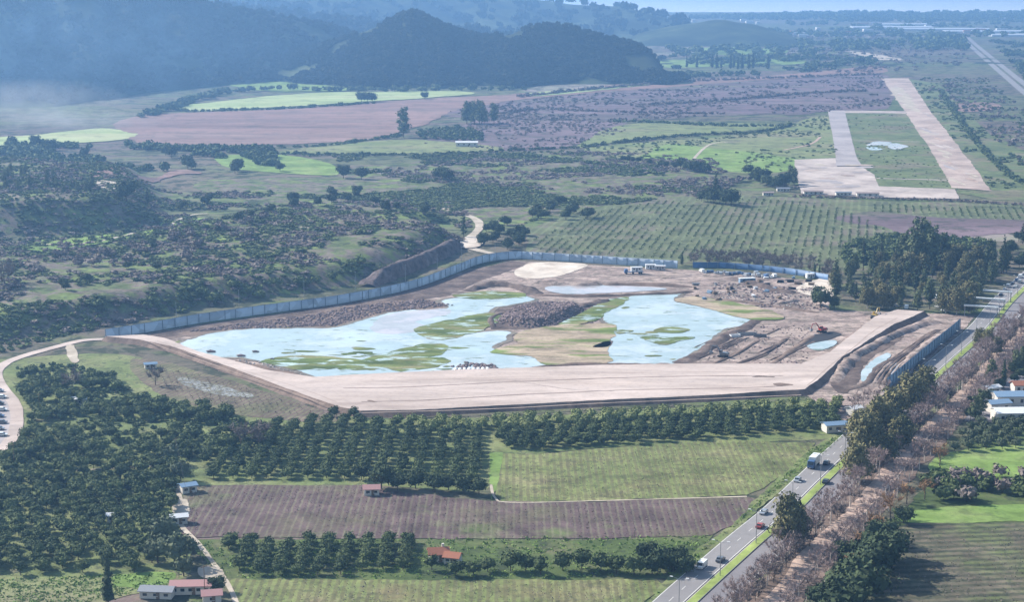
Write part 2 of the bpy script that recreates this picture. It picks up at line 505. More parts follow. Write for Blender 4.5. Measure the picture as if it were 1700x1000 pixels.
def patch(name, pts, mat, off=.1, smooth=True, jit=1.0, world=False, kind='structure', seed=0, grow=0, **t):
    P = outline(pts, smooth, jit, world=world, seed=seed)
    if grow:
        ar = np.sum(P[:, 0] * np.roll(P[:, 1], -1) - np.roll(P[:, 0], -1) * P[:, 1])
        P = P + normals2(P, True) * (grow * (1 if ar > 0 else -1)) * (.3 + 1.4 * fbm(P[:, 0], P[:, 1], 14, 6))[:, None]
    inner = None
    if H(P[:, 0], P[:, 1]).max() > .3:
        gx = np.arange(P[:, 0].min(), P[:, 0].max(), 5); gy = np.arange(P[:, 1].min(), P[:, 1].max(), 5)
        X, Y = np.meshgrid(gx, gy); X = X.ravel(); Y = Y.ravel()
        k = sdf(X, Y, P) < -1.5
        inner = np.stack([X[k], Y[k]], 1)
    V, F = cdt(P, inner)
    z = H(V[:, 0], V[:, 1]) + off
    if inner is not None: z += .35
    me = bpy.data.meshes.new(name)
    me.from_pydata([(a, b, c) for (a, b), c in zip(V, z)], [], F)
    me.materials.append(M(mat)); me.update()
    return tag(link(bpy.data.objects.new(name, me)), kind=kind, **t)

def pline(pts, smooth=True, world=False, sp=4.0):
    if world: P = np.array(pts, float)
    else:
        a = np.array(pts, float); x, y, z = at(a[:, 0], a[:, 1]); P = np.stack([x, y], 1)
    if smooth and len(P) > 2: P = catmull(P, 8, False)
    return densify(P, sp, False)

def normals2(P, closed=False):
    if closed: d = np.roll(P, -1, 0) - np.roll(P, 1, 0)
    else: d = np.gradient(P, axis=0)
    d /= np.hypot(d[:, 0], d[:, 1])[:, None] + 1e-9
    return np.stack([d[:, 1], -d[:, 0]], 1)          # to the right of travel

def ribbon(name, pts, width, mat, off=.15, smooth=True, jit=.2, world=False, shift=0, kind='structure', sp=4.0):
    P = pline(pts, smooth, world, sp)
    Nn = normals2(P)
    j = (fbm(P[:, 0], P[:, 1], 9, 5) - .5)[:, None] * jit * 2
    L = P + Nn * (shift - width / 2 - j); R = P + Nn * (shift + width / 2 + j)
    V = np.concatenate([np.c_[L, H(L[:, 0], L[:, 1]) + off], np.c_[R, H(R[:, 0], R[:, 1]) + off]])
    n = len(P); i = np.arange(n - 1)
    F = np.stack([i, i + n, i + n + 1, i + 1], 1)
    # keep the face side up
    me = mesh_np(name, V, F[:, ::-1] if False else F, M(mat))
    return tag(link(bpy.data.objects.new(name, me)), kind=kind)

def berm(pts, width, height, mat, name='earth_berm', base=0.05, rough=.5, seed=0, world=False):
    P = pline(pts, True, world, 2.0)
    Nn = normals2(P)
    n = len(P); prof = [(-.5, 0), (-.32, .55), (-.12, .95), (.1, 1), (.3, .6), (.5, 0)]
    V = []
    s = np.linspace(0, 1, n); env = np.clip(np.minimum(s, 1 - s) * 8, .05, 1) ** .6
    for k, (u, h) in enumerate(prof):
        q = P + Nn * (u * width * (.35 + 1.2 * fbm(P[:, 0], P[:, 1], 8, seed + 3)))[:, None]
        z = base + H(P[:, 0], P[:, 1]) + h * height * .66 * env * (.25 + 1.5 * fbm(q[:, 0], q[:, 1], 4.5, seed)) - (0.1 if h == 0 else 0)
        V.append(np.c_[q, z])
    V = np.concatenate(V); i = np.arange(n - 1); F = []
    for k in range(len(prof) - 1):
        F.append(np.stack([i + k * n, i + (k + 1) * n, i + (k + 1) * n + 1, i + k * n + 1], 1))
    me = mesh_np(name, V, np.concatenate(F), M(mat), smooth=True)
    return tag(link(bpy.data.objects.new(name, me)), kind='structure')

def embankment(name, pts, height, slope, top, side, jit=.3, smooth=False, base=0):
    P = outline(pts, smooth, jit)
    # outline winding: make counter-clockwise
    area = .5 * np.sum(P[:, 0] * np.roll(P[:, 1], -1) - np.roll(P[:, 0], -1) * P[:, 1])
    if area < 0: P = P[::-1]
    Nn = normals2(P, True)
    V, F = cdt(P)
    n0 = len(V)
    Q = P + Nn * slope * (.8 + .4 * fbm(P[:, 0], P[:, 1], 15, 2))[:, None]
    n = len(P)
    verts = [(a, b, height) for a, b in V] + [(a, b, height) for a, b in P] + [(a, b, base) for a, b in Q]
    faces = list(F) + [(n0 + i, n0 + n + i, n0 + n + (i + 1) % n, n0 + (i + 1) % n) for i in range(n)]
    me = bpy.data.meshes.new(name)
    me.from_pydata(verts, [], faces)
    me.materials.append(M(top)); me.materials.append(M(side))
    me.polygons.foreach_set('material_index', [0] * len(F) + [1] * n)
    me.update()
    return tag(link(bpy.data.objects.new(name, me)), kind='structure')

# ------------------------------------------------------------------ hills
def ridge_h(x, y, nodes, k, wmin=60, seed=0, rough=.35):
    """height of a hill from its crest line: crest height and position follow x, flanks fall away along y"""
    n = np.array(sorted(nodes))
    zr = np.interp(x, n[:, 0], n[:, 2]); yr = np.interp(x, n[:, 0], n[:, 1])
    zs = sum(np.interp(x + o, n[:, 0], n[:, 2]) for o in (-160, -80, 0, 80, 160)) / 5
    wv = 1 + .45 * (fbm(x, y * 0, 150, seed + 9) - .5) * 2
    ww = (wmin + k * np.maximum(zs, 0)) * wv
    q = np.clip(1 - np.abs(y - yr) / ww, 0, 1)
    spur = fbm(x + .35 * y, y * .25, 70, seed + 4) - .5
    h = zr * (q * .6 + .4 * q * q * (3 - 2 * q)) * (1 + rough * 2.2 * spur * np.clip(4 * q * (1 - q), 0, 1))
    e = sstep((x - n[0, 0]) / 60 + 1) * sstep((n[-1, 0] - x) / 60 + 1)
    return np.maximum(h, 0) * e + (fbm(x, y, 34, seed + 2) - .5) * 5 * np.clip(h / 30, 0, 1)

HILLS = []
def hill(nodes_px, k, step, seed, mat='hill_cover', wmin=60, rough=.35, xend=None):
    nodes = []
    for px, py, D in nodes_px:
        dx, dy, dz = ray(px, py)
        t = D / dy
        nodes.append((float(dx * t), float(D), float(CH + dz * t)))
    zmax = max(n[2] for n in nodes)
    wd = wmin + k * zmax + 40
    x0 = min(n[0] for n in nodes) - wd; x1 = max(n[0] for n in nodes) + wd
    y0 = min(n[1] for n in nodes) - wd; y1 = max(n[1] for n in nodes) + wd
    def f(X, Y):
        h = ridge_h(X, Y, nodes, k, wmin, seed, rough)
        return h * sstep((xend - X) / 110) if xend else h
    def zf(X, Y):
        z = f(X, Y); return np.where(z < .4, -3, z)
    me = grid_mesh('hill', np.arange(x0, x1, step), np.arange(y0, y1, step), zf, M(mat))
    tag(link(bpy.data.objects.new('hill', me)), kind='structure')
    HILLS.append((f, (x0, x1, y0, y1)))

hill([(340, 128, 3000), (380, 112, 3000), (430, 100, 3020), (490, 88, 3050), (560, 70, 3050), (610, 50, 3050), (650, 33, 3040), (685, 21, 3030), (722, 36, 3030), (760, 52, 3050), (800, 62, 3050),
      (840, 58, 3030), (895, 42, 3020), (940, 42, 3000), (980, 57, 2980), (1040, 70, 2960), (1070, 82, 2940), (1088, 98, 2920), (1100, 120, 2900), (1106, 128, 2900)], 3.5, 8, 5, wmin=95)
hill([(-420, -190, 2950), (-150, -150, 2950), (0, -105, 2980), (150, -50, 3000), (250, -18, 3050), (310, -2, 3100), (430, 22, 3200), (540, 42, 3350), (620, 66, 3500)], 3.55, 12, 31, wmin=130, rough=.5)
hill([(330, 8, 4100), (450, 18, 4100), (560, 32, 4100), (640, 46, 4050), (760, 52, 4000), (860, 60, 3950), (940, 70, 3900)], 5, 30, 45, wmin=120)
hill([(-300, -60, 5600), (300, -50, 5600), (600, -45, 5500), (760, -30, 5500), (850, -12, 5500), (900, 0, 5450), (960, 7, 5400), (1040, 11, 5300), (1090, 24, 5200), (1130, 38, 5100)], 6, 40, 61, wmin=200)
hill([(1070, 52, 4500), (1120, 42, 4500), (1160, 36, 4500), (1195, 31, 4500), (1250, 40, 4500), (1300, 54, 4500)], 4, 20, 71, wmin=120, mat='hill_cover', rough=.1)

# sea
V = [(-9000, 8120, .6), (9000, 8120, .6), (9000, 12800, .6), (-9000, 12800, .6)]
me = mesh_np('sea', V, [(0, 1, 2, 3)], M('sea_water'))
tag(link(bpy.data.objects.new('sea', me)), kind='structure')

# ------------------------------------------------------------------ land cover
patch('field', [(192, 212), (206, 198), (270, 189), (450, 183), (600, 172), (700, 165), (870, 155), (1000, 143), (1100, 133), (1280, 126), (1450, 110), (1460, 122), (1300, 131), (1100, 146), (900, 162), (760, 182), (740, 192), (680, 215), (600, 234), (450, 241), (250, 242)], 'reed_field', .5, jit=3)
patch('field', [(735, 188), (900, 163), (1100, 147), (1300, 132), (1465, 124), (1478, 175), (1375, 186), (1200, 192), (1000, 203), (860, 200)], 'heath', .4, jit=3)
patch('field', [(285, 178), (330, 172), (500, 156), (610, 153), (760, 152), (772, 158), (600, 170), (400, 182), (320, 185)], 'pale_meadow', .7, jit=3)
patch('field', [(380, 140), (430, 128), (520, 140), (640, 146), (600, 150), (450, 152)], 'bright_grass', .8, jit=3)
patch('field', [(870, 157), (930, 150), (1000, 146), (1080, 136), (1090, 140), (1000, 150), (900, 160)], 'pale_meadow', .9, jit=2)
patch('field', [(-60, 236), (60, 224), (170, 214), (210, 222), (216, 232), (100, 240), (-60, 250)], 'pale_meadow', .66, jit=3)
patch('field', [(358, 262), (400, 257), (470, 258), (530, 267), (562, 280), (558, 291), (500, 290), (400, 282), (370, 275)], 'bright_grass', .3, jit=1)
patch('field', [(470, 251), (600, 236), (700, 233), (815, 243), (820, 250), (650, 256), (500, 256)], 'olive_field', .35, jit=2)
patch('field', [(700, 240), (760, 215), (830, 190), (1010, 202), (1050, 215), (960, 240), (860, 250)], 'heath', .3, jit=3, seed=4)
patch('field', [(968, 248), (1100, 234), (1200, 228), (1300, 212), (1372, 192), (1392, 262), (1320, 266), (1290, 288), (1180, 284), (1030, 262)], 'olive_field', .3, jit=2)
patch('field', [(1030, 208), (1180, 205), (1290, 207), (1280, 214), (1100, 228), (1000, 240), (960, 244)], 'olive_field', .32, jit=2)
patch('field', [(1110, 240), (1180, 246), (1330, 266), (1290, 286), (1190, 284), (1130, 268), (1060, 262)], 'bright_grass', .36, jit=3)
patch('field', [(1090, 100), (1200, 100), (1320, 98), (1330, 106), (1200, 110), (1100, 112)], 'bright_grass', .6, jit=3)
patch('field', [(1180, 78), (1300, 82), (1290, 90), (1180, 90)], 'bright_grass', .6, jit=4)
patch('field', [(1330, 150), (1460, 140), (1475, 165), (1460, 180), (1380, 184), (1300, 190)], 'heath', .45, jit=3, seed=8)
# young planted rows beyond the site
patch('field', [(870, 395), (900, 372), (1000, 345), (1100, 330), (1260, 326), (1460, 334), (1700, 338), (1760, 345), (1760, 372), (1600, 380), (1500, 420), (1390, 450), (1150, 436), (1000, 432), (890, 422)], 'vine_field', .12, jit=2)
patch('field', [(1385, 362), (1450, 352), (1560, 362), (1740, 368), (1740, 382), (1620, 392), (1520, 402), (1470, 378), (1420, 372)], 'heath', .2, jit=1.5, seed=2)
patch('field', [(330, 300), (560, 296), (780, 318), (960, 310), (1160, 300), (1180, 322), (1000, 340), (870, 372), (780, 360), (620, 340), (400, 330)], 'scrub_ground', .1, jit=4)
patch('field', [(560, 290), (760, 262), (980, 252), (1180, 290), (1160, 302), (960, 312), (780, 318)], 'scrub_ground', .15, jit=4, seed=5)
# hillside covers on the left
patch('grass_bank', [(40, 414), (140, 412), (260, 386), (330, 368), (345, 362), (270, 372), (180, 392), (70, 400)], 'bright_grass', .25, jit=1.5)
patch('field', [(150, 291), (210, 286), (290, 284), (330, 288), (280, 294), (190, 296)], 'reed_field', .3, jit=4)
patch('sand_patch', [(160, 305), (185, 300), (200, 310), (180, 318)], 'pale_track', .4, jit=1)
ribbon('dirt_road', [(450, 372), (480, 376), (530, 384)], 4, 'pale_track', .7)
ribbon('dirt_road', [(605, 283), (640, 290), (720, 300)], 5, 'pale_track', .5)
ribbon('dirt_road', [(345, 356), (300, 365), (200, 395), (60, 408)], 2.5, 'pale_track', .8)

# fields near the camera
patch('field', [(-120, 620), (20, 600), (110, 590), (215, 590), (300, 625), (420, 665), (560, 700), (815, 722), (815, 812), (640, 812), (350, 805), (310, 830), (300, 880), (285, 965), (-120, 990)], 'grove_floor', .05, jit=1.2)
patch('field', [(215, 600), (262, 600), (330, 618), (440, 650), (548, 690), (540, 702), (400, 690), (300, 668), (240, 640)], 'wedge_field', .14, jit=1)
patch('field', [(290, 625), (400, 650), (410, 662), (330, 650)], 'puddled', .2, jit=1.5)
patch('field', [(560, 692), (700, 697), (1000, 686), (1400, 664), (1420, 700), (1390, 728), (1200, 734), (1000, 744), (850, 758), (812, 752), (640, 720)], 'grove_floor', .08, jit=1, seed=3)
patch('field', [(812, 750), (870, 757), (1000, 745), (1200, 733), (1350, 736), (1340, 760), (1270, 812), (1240, 824), (1000, 832), (830, 835), (812, 800)], 'weed_field', .16, jit=.8, smooth=False)
patch('field', [(812, 752), (835, 752), (828, 800), (815, 832)], 'bright_grass', .2, jit=.6, smooth=False)
patch('field', [(320, 808), (600, 806), (640, 816), (815, 834), (1000, 834), (1240, 826), (1258, 830), (1215, 872), (1180, 890), (1000, 896), (700, 896), (310, 894), (302, 860)], 'ploughed', .18, jit=.8, smooth=False)
ribbon('footpath', [(815, 806), (822, 828), (850, 836), (1000, 833), (1240, 826)], .9, 'pale_track', .26)
patch('field', [(300, 896), (700, 897), (1000, 898), (1185, 888), (1150, 925), (1130, 960), (1000, 965), (700, 965), (380, 966)], 'dim_grass', .1, jit=1, smooth=False)
patch('field', [(380, 962), (700, 966), (1090, 962), (1100, 975), (1060, 1010), (1000, 1040), (400, 1040)], 'weed_field', .2, jit=.8, smooth=False, seed=2)
patch('field', [(-100, 975), (60, 962), (200, 958), (290, 950), (280, 975), (180, 1000), (100, 1040), (-100, 1040)], 'olive_field', .12, jit=1)
patch('field', [(190, 958), (285, 952), (275, 972), (200, 976)], 'bright_grass', .2, jit=1)
ribbon('footpath', [(292, 800), (300, 838), (300, 872), (330, 905), (360, 945), (385, 985), (400, 1030)], 1.6, 'pale_track', .24)
ribbon('footpath', [(90, 786), (180, 779), (280, 774)], 1.2, 'pale_track', .2)
patch('yard', [(288, 835), (310, 832), (312, 858), (290, 862)], 'pale_track', .22, jit=.5)
patch('yard', [(330, 945), (365, 945), (372, 960), (340, 962)], 'pale_track', .22, jit=.5)
# roadside grass between fields and road
patch('grass_bank', [(1060, 1030), (1110, 960), (1150, 920), (1215, 872), (1262, 826), (1345, 745), (1400, 715), (1408, 722), (1300, 815), (1180, 915), (1095, 1000), (1070, 1035)], 'grove_floor', .22, jit=.8, smooth=False)

# main road
ROAD = [(1060, 1050), (1118, 994), (1222, 902), (1287, 848), (1340, 797), (1420, 722), (1500, 652), (1573, 588), (1622, 545), (1655, 505), (1695, 467), (1760, 410)]
ribbon('asphalt_road', ROAD, 8.2, 'asphalt', .3, jit=0)
ribbon('road_marking', ROAD, .22, 'white_line', .32, jit=0, shift=-3.9)
ribbon('road_marking', ROAD, .22, 'white_line', .32, jit=0, shift=3.8)
P = pline(ROAD, True, False, 1.0)
Nn = normals2(P)
vs, fs = [], []
for a in range(20, len(P) - 8, 9):
    q = [P[a] - Nn[a] * .09, P[a] + Nn[a] * .09, P[a + 3] + Nn[a + 3] * .09, P[a + 3] - Nn[a + 3] * .09]
    k = len(vs); vs += [(*v, .325) for v in q]; fs.append((k, k + 1, k + 2, k + 3))
tag(link(bpy.data.objects.new('road_marking', mesh_np('road_marking', vs, fs, M('white_line')))), kind='structure')
# raised median with kerbs
Pm = pline(ROAD, True, False, 3.0); Nm = normals2(Pm)
a, b = Pm + Nm * 4.5, Pm + Nm * 7.6
n = len(Pm); i = np.arange(n - 1)
V = np.concatenate([np.c_[a, np.full(n, .2)], np.c_[a, np.full(n, .45)], np.c_[b, np.full(n, .45)], np.c_[b, np.full(n, .2)],
                    np.c_[a + Nm * .25, np.full(n, .47)], np.c_[b - Nm * .25, np.full(n, .47)]])
def q4(p, q): return np.stack([i + p * n, i + q * n, i + q * n + 1, i + p * n + 1], 1)
F = np.concatenate([q4(0, 1), q4(1, 4), q4(4, 5), q4(5, 2), q4(2, 3)])
mi = np.concatenate([np.full(n - 1, v) for v in (1, 1, 0, 1, 1)])
flat('kerb', (.33, .31, .29), .9)
tag(link(bpy.data.objects.new('median_strip', mesh_np('median_strip', V, F, [M('verge_grass'), M('kerb')], mi))), kind='structure')
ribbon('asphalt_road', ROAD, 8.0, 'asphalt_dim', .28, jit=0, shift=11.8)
ribbon('road_marking', ROAD, .2, 'white_line', .3, jit=0, shift=15.2)
patch('grass_bank', [(1180, 1040), (1240, 985), (1340, 890), (1440, 790), (1560, 680), (1650, 590), (1700, 545), (1740, 530), (1700, 610), (1600, 700), (1500, 810), (1420, 900), (1330, 1000), (1290, 1050)], 'slope_dirt', .1, jit=1)
TRACK = [(1240, 1040), (1300, 984), (1355, 912), (1402, 868), (1456, 812), (1520, 735), (1584, 674), (1656, 594), (1700, 545)]
ribbon('dirt_track', TRACK, 6.5, 'track_dirt', .2, jit=1.2)
# right-hand fields
patch('field', [(1330, 1040), (1400, 950), (1470, 870), (1560, 790), (1590, 752), (1640, 700), (1800, 640), (1800, 1040)], 'dim_grass', .06, jit=1, smooth=False)
patch('field', [(1545, 785), (1575, 752), (1760, 742), (1760, 800), (1600, 800)], 'bright_grass', .15, jit=1)
patch('field', [(1490, 852), (1600, 842), (1780, 838), (1780, 864), (1600, 868), (1500, 868)], 'bright_grass', .18, jit=1)
patch('field', [(1470, 880), (1520, 869), (1800, 868), (1800, 1050), (1370, 1050), (1400, 985)], 'dark_rows', .14, jit=1, smooth=False, seed=5)
patch('yard', [(1600, 700), (1640, 652), (1680, 625), (1800, 590), (1800, 712), (1690, 706)], 'asphalt_dim', .12, jit=.6, smooth=False)

# airfield
patch('airfield_grass', [(1400, 188), (1503, 186), (1590, 315), (1460, 312), (1425, 270)], 'airfield_grass', .35, smooth=False, jit=.3)
patch('airfield_grass', [(1505, 130), (1560, 140), (1640, 220), (1760, 290), (1760, 335), (1650, 332), (1585, 320), (1647, 318), (1545, 185)], 'airfield_grass', .3, smooth=False, jit=1)
patch('airfield_grass', [(1400, 130), (1465, 130), (1503, 184), (1450, 184)], 'dim_grass', .3, smooth=False, jit=1)
patch('runway', [(1463, 130), (1508, 130), (1546, 186), (1600, 255), (1647, 318), (1581, 313), (1545, 250), (1503, 187), (1485, 160)], 'runway_surface', .5, smooth=False, jit=.8)
patch('taxiway', [(1374, 184), (1402, 184), (1410, 215), (1422, 262), (1432, 276), (1388, 276), (1388, 266), (1382, 225)], 'old_asphalt', .52, smooth=False, jit=.2)
patch('apron', [(1318, 266), (1388, 263), (1390, 277), (1430, 277), (1452, 291), (1458, 310), (1586, 315), (1592, 331), (1440, 328), (1330, 322), (1322, 290)], 'concrete_apron', .48, smooth=False, jit=.4)
patch('taxiway', [(1402, 184), (1503, 185), (1505, 189), (1403, 188)], 'concrete_apron', .54, smooth=False, jit=.1)
ribbon('taxiway', [(1418, 234), (1527, 236)], 3, 'concrete_apron', .5, jit=.3)
ribbon('taxiway', [(1455, 297), (1572, 300)], 5, 'concrete_apron', .55, jit=.3)
patch('puddle', [(1437, 239), (1460, 235), (1480, 237), (1470, 242), (1450, 242), (1438, 243)], 'grey_water', .5, jit=5)
patch('puddle', [(1478, 238), (1498, 240), (1499, 246), (1484, 249), (1470, 246)], 'grey_water', .505, jit=5, seed=3)
patch('puddle', [(1440, 246), (1456, 245), (1468, 248), (1450, 250)], 'pond_water', .51, jit=4, seed=5)
for k in range(30):
    t_ = random.random() ** .8 * .93; u_ = random.uniform(.2, .8)
    lx, rx_, yy_ = 1465 + (1581 - 1465) * t_, 1508 + (1647 - 1508) * t_, 131 + 184 * t_
    if t_ < .3: lx, rx_ = 1465 + 38 * t_ / .3, 1508 + 36 * t_ / .3
    cx, cy = lx + (rx_ - lx) * u_, yy_; x_, y_ = G0(cx, cy)
    a_, b_ = random.uniform(1.5, 4.5), random.uniform(6, 32)
    patch('runway_wear', [(x_ + a_ * math.cos(t), y_ + b_ * math.sin(t)) for t in np.linspace(0, 6.28, 9)[:-1]], random.choice(['pale_track', 'concrete_apron', 'old_asphalt', 'track_dirt']), .56 + .004 * k, world=True, jit=1.2, seed=k)
for k in range(14):
    x_, y_ = G0(random.uniform(1335, 1440), random.uniform(274, 314)); a_, b_ = random.uniform(3, 10), random.uniform(3, 9)
    patch('apron_stain', [(x_ + a_ * math.cos(t), y_ + b_ * math.sin(t)) for t in np.linspace(0, 6.28, 9)[:-1]], random.choice(['pale_track', 'old_asphalt', 'runway_surface']), .56 + .004 * k, world=True, jit=1.2, seed=k)
patch('runway_wear', [(1478, 150), (1500, 146), (1520, 175), (1530, 184), (1510, 182)], 'pale_track', .56, jit=4)
ribbon('dirt_road', [(1310, 322), (1400, 326), (1600, 333), (1760, 342)], 4, 'slope_dirt', .3)
ribbon('dirt_road', [(1150, 266), (1180, 240), (1230, 236)], 3, 'pale_track', .5)
ribbon('dirt_road', [(1300, 250), (1345, 240), (1362, 228)], 3, 'track_dirt', .5)
patch('bare_ground', [(1400, 84), (1440, 88), (1490, 96), (1500, 100), (1450, 98)], 'pale_track', .6, jit=4)
patch('bare_ground', [(1580, 175), (1640, 170), (1660, 180), (1600, 186)], 'reed_field', .5, jit=4)
ribbon('asphalt_road', [(1600, 60), (1612, 72), (1640, 96), (1700, 146), (1780, 210)], 11, 'asphalt', .5, jit=0, shift=-8)
ribbon('asphalt_road', [(1600, 60), (1612, 72), (1640, 96), (1700, 146), (1780, 210)], 11, 'asphalt', .5, jit=0, shift=8)

# ------------------------------------------------------------------ the excavated site
WALL = [(175, 563), (250, 551), (330, 537), (400, 527), (480, 516), (560, 505), (640, 490), (700, 475), (760, 452), (800, 437), (850, 430), (900, 432), (1000, 438), (1125, 446)]
WALL2 = [(1150, 445), (1210, 446), (1300, 454), (1375, 466)]
patch('building_site', [(178, 566), (330, 540), (480, 519), (640, 493), (760, 455), (850, 433), (1000, 441), (1140, 448), (1375, 468), (1378, 515), (1530, 520), (1620, 525), (1590, 560), (1520, 620), (1400, 700), (1330, 652), (1000, 670), (700, 684), (600, 684), (520, 664), (440, 634), (370, 608), (290, 580)], 'site_soil', .1, smooth=False, jit=.5)
patch('slope', [(200, 565), (330, 540), (480, 519), (640, 493), (760, 455), (850, 433), (880, 438), (800, 466), (745, 492), (600, 512), (480, 540), (350, 552), (270, 566)], 'dark_soil', .14, jit=.8, smooth=False)  # flat band: dark dug soil with the shade under the wall painted in
patch('rubble_bank', [(300, 552), (400, 536), (500, 524), (600, 506), (700, 498), (755, 508), (700, 513), (640, 520), (560, 543), (480, 546), (400, 548), (330, 560)], 'slope_dirt', .2, jit=1.5)
patch('mud_bank', [(330, 560), (400, 549), (500, 545), (480, 560), (380, 570), (300, 580), (280, 572)], 'marsh_grass', .22, jit=1.5, seed=3)
patch('sand_patch', [(855, 452), (880, 438), (930, 436), (975, 440), (955, 450), (920, 460), (870, 463)], 'pale_sand', .24, jit=1)
patch('sand_patch', [(1340, 470), (1378, 462), (1385, 490), (1350, 492), (1320, 482)], 'pale_sand', .24, jit=1)
# ponds
W1 = [(300, 574), (335, 561), (400, 550), (480, 546), (560, 544), (610, 532), (650, 520), (700, 514), (752, 511), (740, 500), (790, 495), (860, 493), (893, 498), (870, 506), (820, 516), (790, 530), (720, 545), (700, 553), (760, 560), (800, 553), (842, 551), (838, 563), (812, 578), (850, 588), (892, 592), (902, 607), (850, 616), (740, 620), (640, 624), (540, 628), (500, 618), (440, 603), (400, 596), (345, 592)]
patch('mud_bank', W1, 'wet_mud', .26, jit=2.0, grow=2.6)
patch('pond', W1, 'pond_water', .3, jit=2.0)
patch('pond', [(615, 545), (640, 525), (700, 516), (745, 514), (740, 524), (690, 535), (720, 545), (690, 552), (640, 556)], 'grey_water', .32, jit=1)
W2 = [(1003, 520), (1030, 502), (1060, 489), (1132, 487), (1118, 500), (1160, 511), (1250, 527), (1236, 540), (1200, 551), (1175, 570), (1150, 588), (1120, 605), (1060, 608), (1010, 604), (1000, 585), (1018, 560), (1010, 540)]
patch('mud_bank', W2, 'wet_mud', .26, jit=2.0, grow=2.6, seed=4)
patch('pond', W2, 'pond_water', .3, jit=2.0, seed=4)
patch('pond', [(905, 479), (960, 474), (1060, 476), (1105, 481), (1000, 488), (930, 488)], 'grey_water', .3, jit=1, seed=5)
patch('puddle', [(1340, 575), (1380, 566), (1388, 572), (1360, 584)], 'pond_water', .3, jit=.6)
# green islands and flats
for k, (pts, mt) in enumerate([
    ([(690, 550), (700, 540), (760, 530), (810, 520), (830, 530), (800, 548), (760, 562), (720, 566)], 'marsh_grass'),
    ([(750, 492), (800, 484), (862, 486), (868, 494), (800, 498)], 'marsh_grass'),
    ([(560, 612), (640, 588), (700, 574), (742, 576), (735, 590), (690, 600), (640, 612), (600, 616)], 'marsh_grass'),
    ([(640, 606), (720, 594), (740, 602), (720, 612), (660, 618)], 'marsh_grass'),
    ([(430, 600), (500, 592), (600, 600), (560, 612), (500, 616), (450, 608)], 'marsh_grass'),
    ([(930, 540), (960, 525), (1000, 502), (1040, 496), (1010, 520), (1000, 530), (960, 542)], 'marsh_grass'),
    ([(815, 585), (850, 575), (930, 570), (1000, 560), (1010, 585), (1005, 606), (910, 608), (890, 594), (840, 590)], 'mud_flat'),
    ([(850, 560), (900, 545), (1010, 540), (1018, 560), (960, 575), (870, 575)], 'mud_flat'),
    ([(1085, 550), (1110, 544), (1150, 549), (1120, 555)], 'marsh_grass'),
    ([(1065, 562), (1100, 561), (1150, 562), (1120, 570), (1100, 575)], 'marsh_grass'),
    ([(1120, 500), (1160, 494), (1260, 512), (1300, 530), (1250, 532), (1180, 514)], 'mud_flat'),
    ([(1020, 550), (1050, 551), (1030, 556)], 'marsh_grass'),
]):
    patch('mud_flat' if mt == 'mud_flat' else 'grass_patch', pts, mt, .36 + .01 * k, jit=2.2, seed=k)
# more small tufted islets in the shallow water
for k in range(46):
    r = random.random()
    if r < .6: cx, cy = random.uniform(560, 760), random.uniform(575, 618)
    elif r < .8: cx, cy = random.uniform(1030, 1140), random.uniform(505, 600)
    else: cx, cy = random.uniform(480, 640), random.uniform(560, 600)
    a = random.uniform(4, 22); bb = random.uniform(.6, 2.0)
    pts = [(cx + a * math.cos(t) * random.uniform(.7, 1.2), cy + bb * math.sin(t) * random.uniform(.7, 1.2)) for t in np.linspace(0, 6.28, 8)[:-1]]
    patch('grass_patch', pts, 'marsh_grass', .345 + .0005 * k, jit=.7, seed=k)

LEVEE = [(178, 566), (240, 563), (275, 569), (330, 592), (380, 605), (440, 622), (520, 634), (620, 629), (800, 621), (1000, 614), (1200, 612), (1330, 612), (1378, 592), (1420, 560), (1452, 532), (1490, 521), (1535, 524),
         (1485, 545), (1440, 575), (1400, 600), (1362, 635), (1335, 655), (1200, 664), (1000, 674), (800, 684), (690, 690), (600, 691), (560, 684), (500, 662), (430, 636), (370, 614), (290, 584), (230, 571)]
embankment('dirt_embankment', LEVEE, 2.2, 2.6, 'packed_dirt', 'slope_dirt')  # side colour darker than the top: shade of the slope painted in
# crown lines, wheel tracks and puddled ruts on the levee
def on_levee(pts, wd, mat, off):
    P = pline([(x, y) for x, y in pts], True, False, 3.0)
    # sit on the 2.6 m high top: same point of the picture, higher plane
    a = np.array(pts, float); x, y = G0(a[:, 0], a[:, 1], 2.2)
    P = densify(catmull(np.stack([x, y], 1), 8, False), 2.0, False)
    Nn = normals2(P)
    P = P + Nn * ((fbm(P[:, 0], P[:, 1], 20, 8) - .5) * 1.5)[:, None]
    hw = wd * (.25 + .9 * fbm(P[:, 0], P[:, 1], 8, 3))[:, None]
    L, R = P - Nn * hw / 2, P + Nn * hw / 2
    n = len(P); i = np.arange(n - 1)
    V = np.concatenate([np.c_[L, np.full(n, 2.2 + off)], np.c_[R, np.full(n, 2.2 + off)]])
    tag(link(bpy.data.objects.new('wheel_rut', mesh_np('wheel_rut', V, np.stack([i, i + n, i + n + 1, i + 1], 1), M(mat)))), kind='structure')
on_levee([(570, 645), (700, 642), (900, 632), (1100, 626), (1300, 624)], 1.5, 'seam', .03)
on_levee([(600, 668), (720, 664), (860, 656), (1050, 648), (1240, 644), (1310, 640)], 1.6, 'seam', .03)
on_levee([(850, 632), (900, 640), (960, 648), (1020, 650)], .5, 'seam', .034)
on_levee([(590, 686), (800, 680), (1000, 670), (1330, 656)], 1.2, 'tyre_mark', .03)
on_levee([(240, 566), (330, 598), (440, 636), (540, 672)], .5, 'tyre_mark', .03)
on_levee([(260, 566), (350, 600), (460, 632), (560, 668)], .5, 'tyre_mark', .034)
on_levee([(1340, 640), (1400, 590), (1450, 550), (1490, 528)], .5, 'tyre_mark', .03)
on_levee([(600, 634), (800, 628), (1000, 620), (1300, 617)], .5, 'tyre_mark', .026)
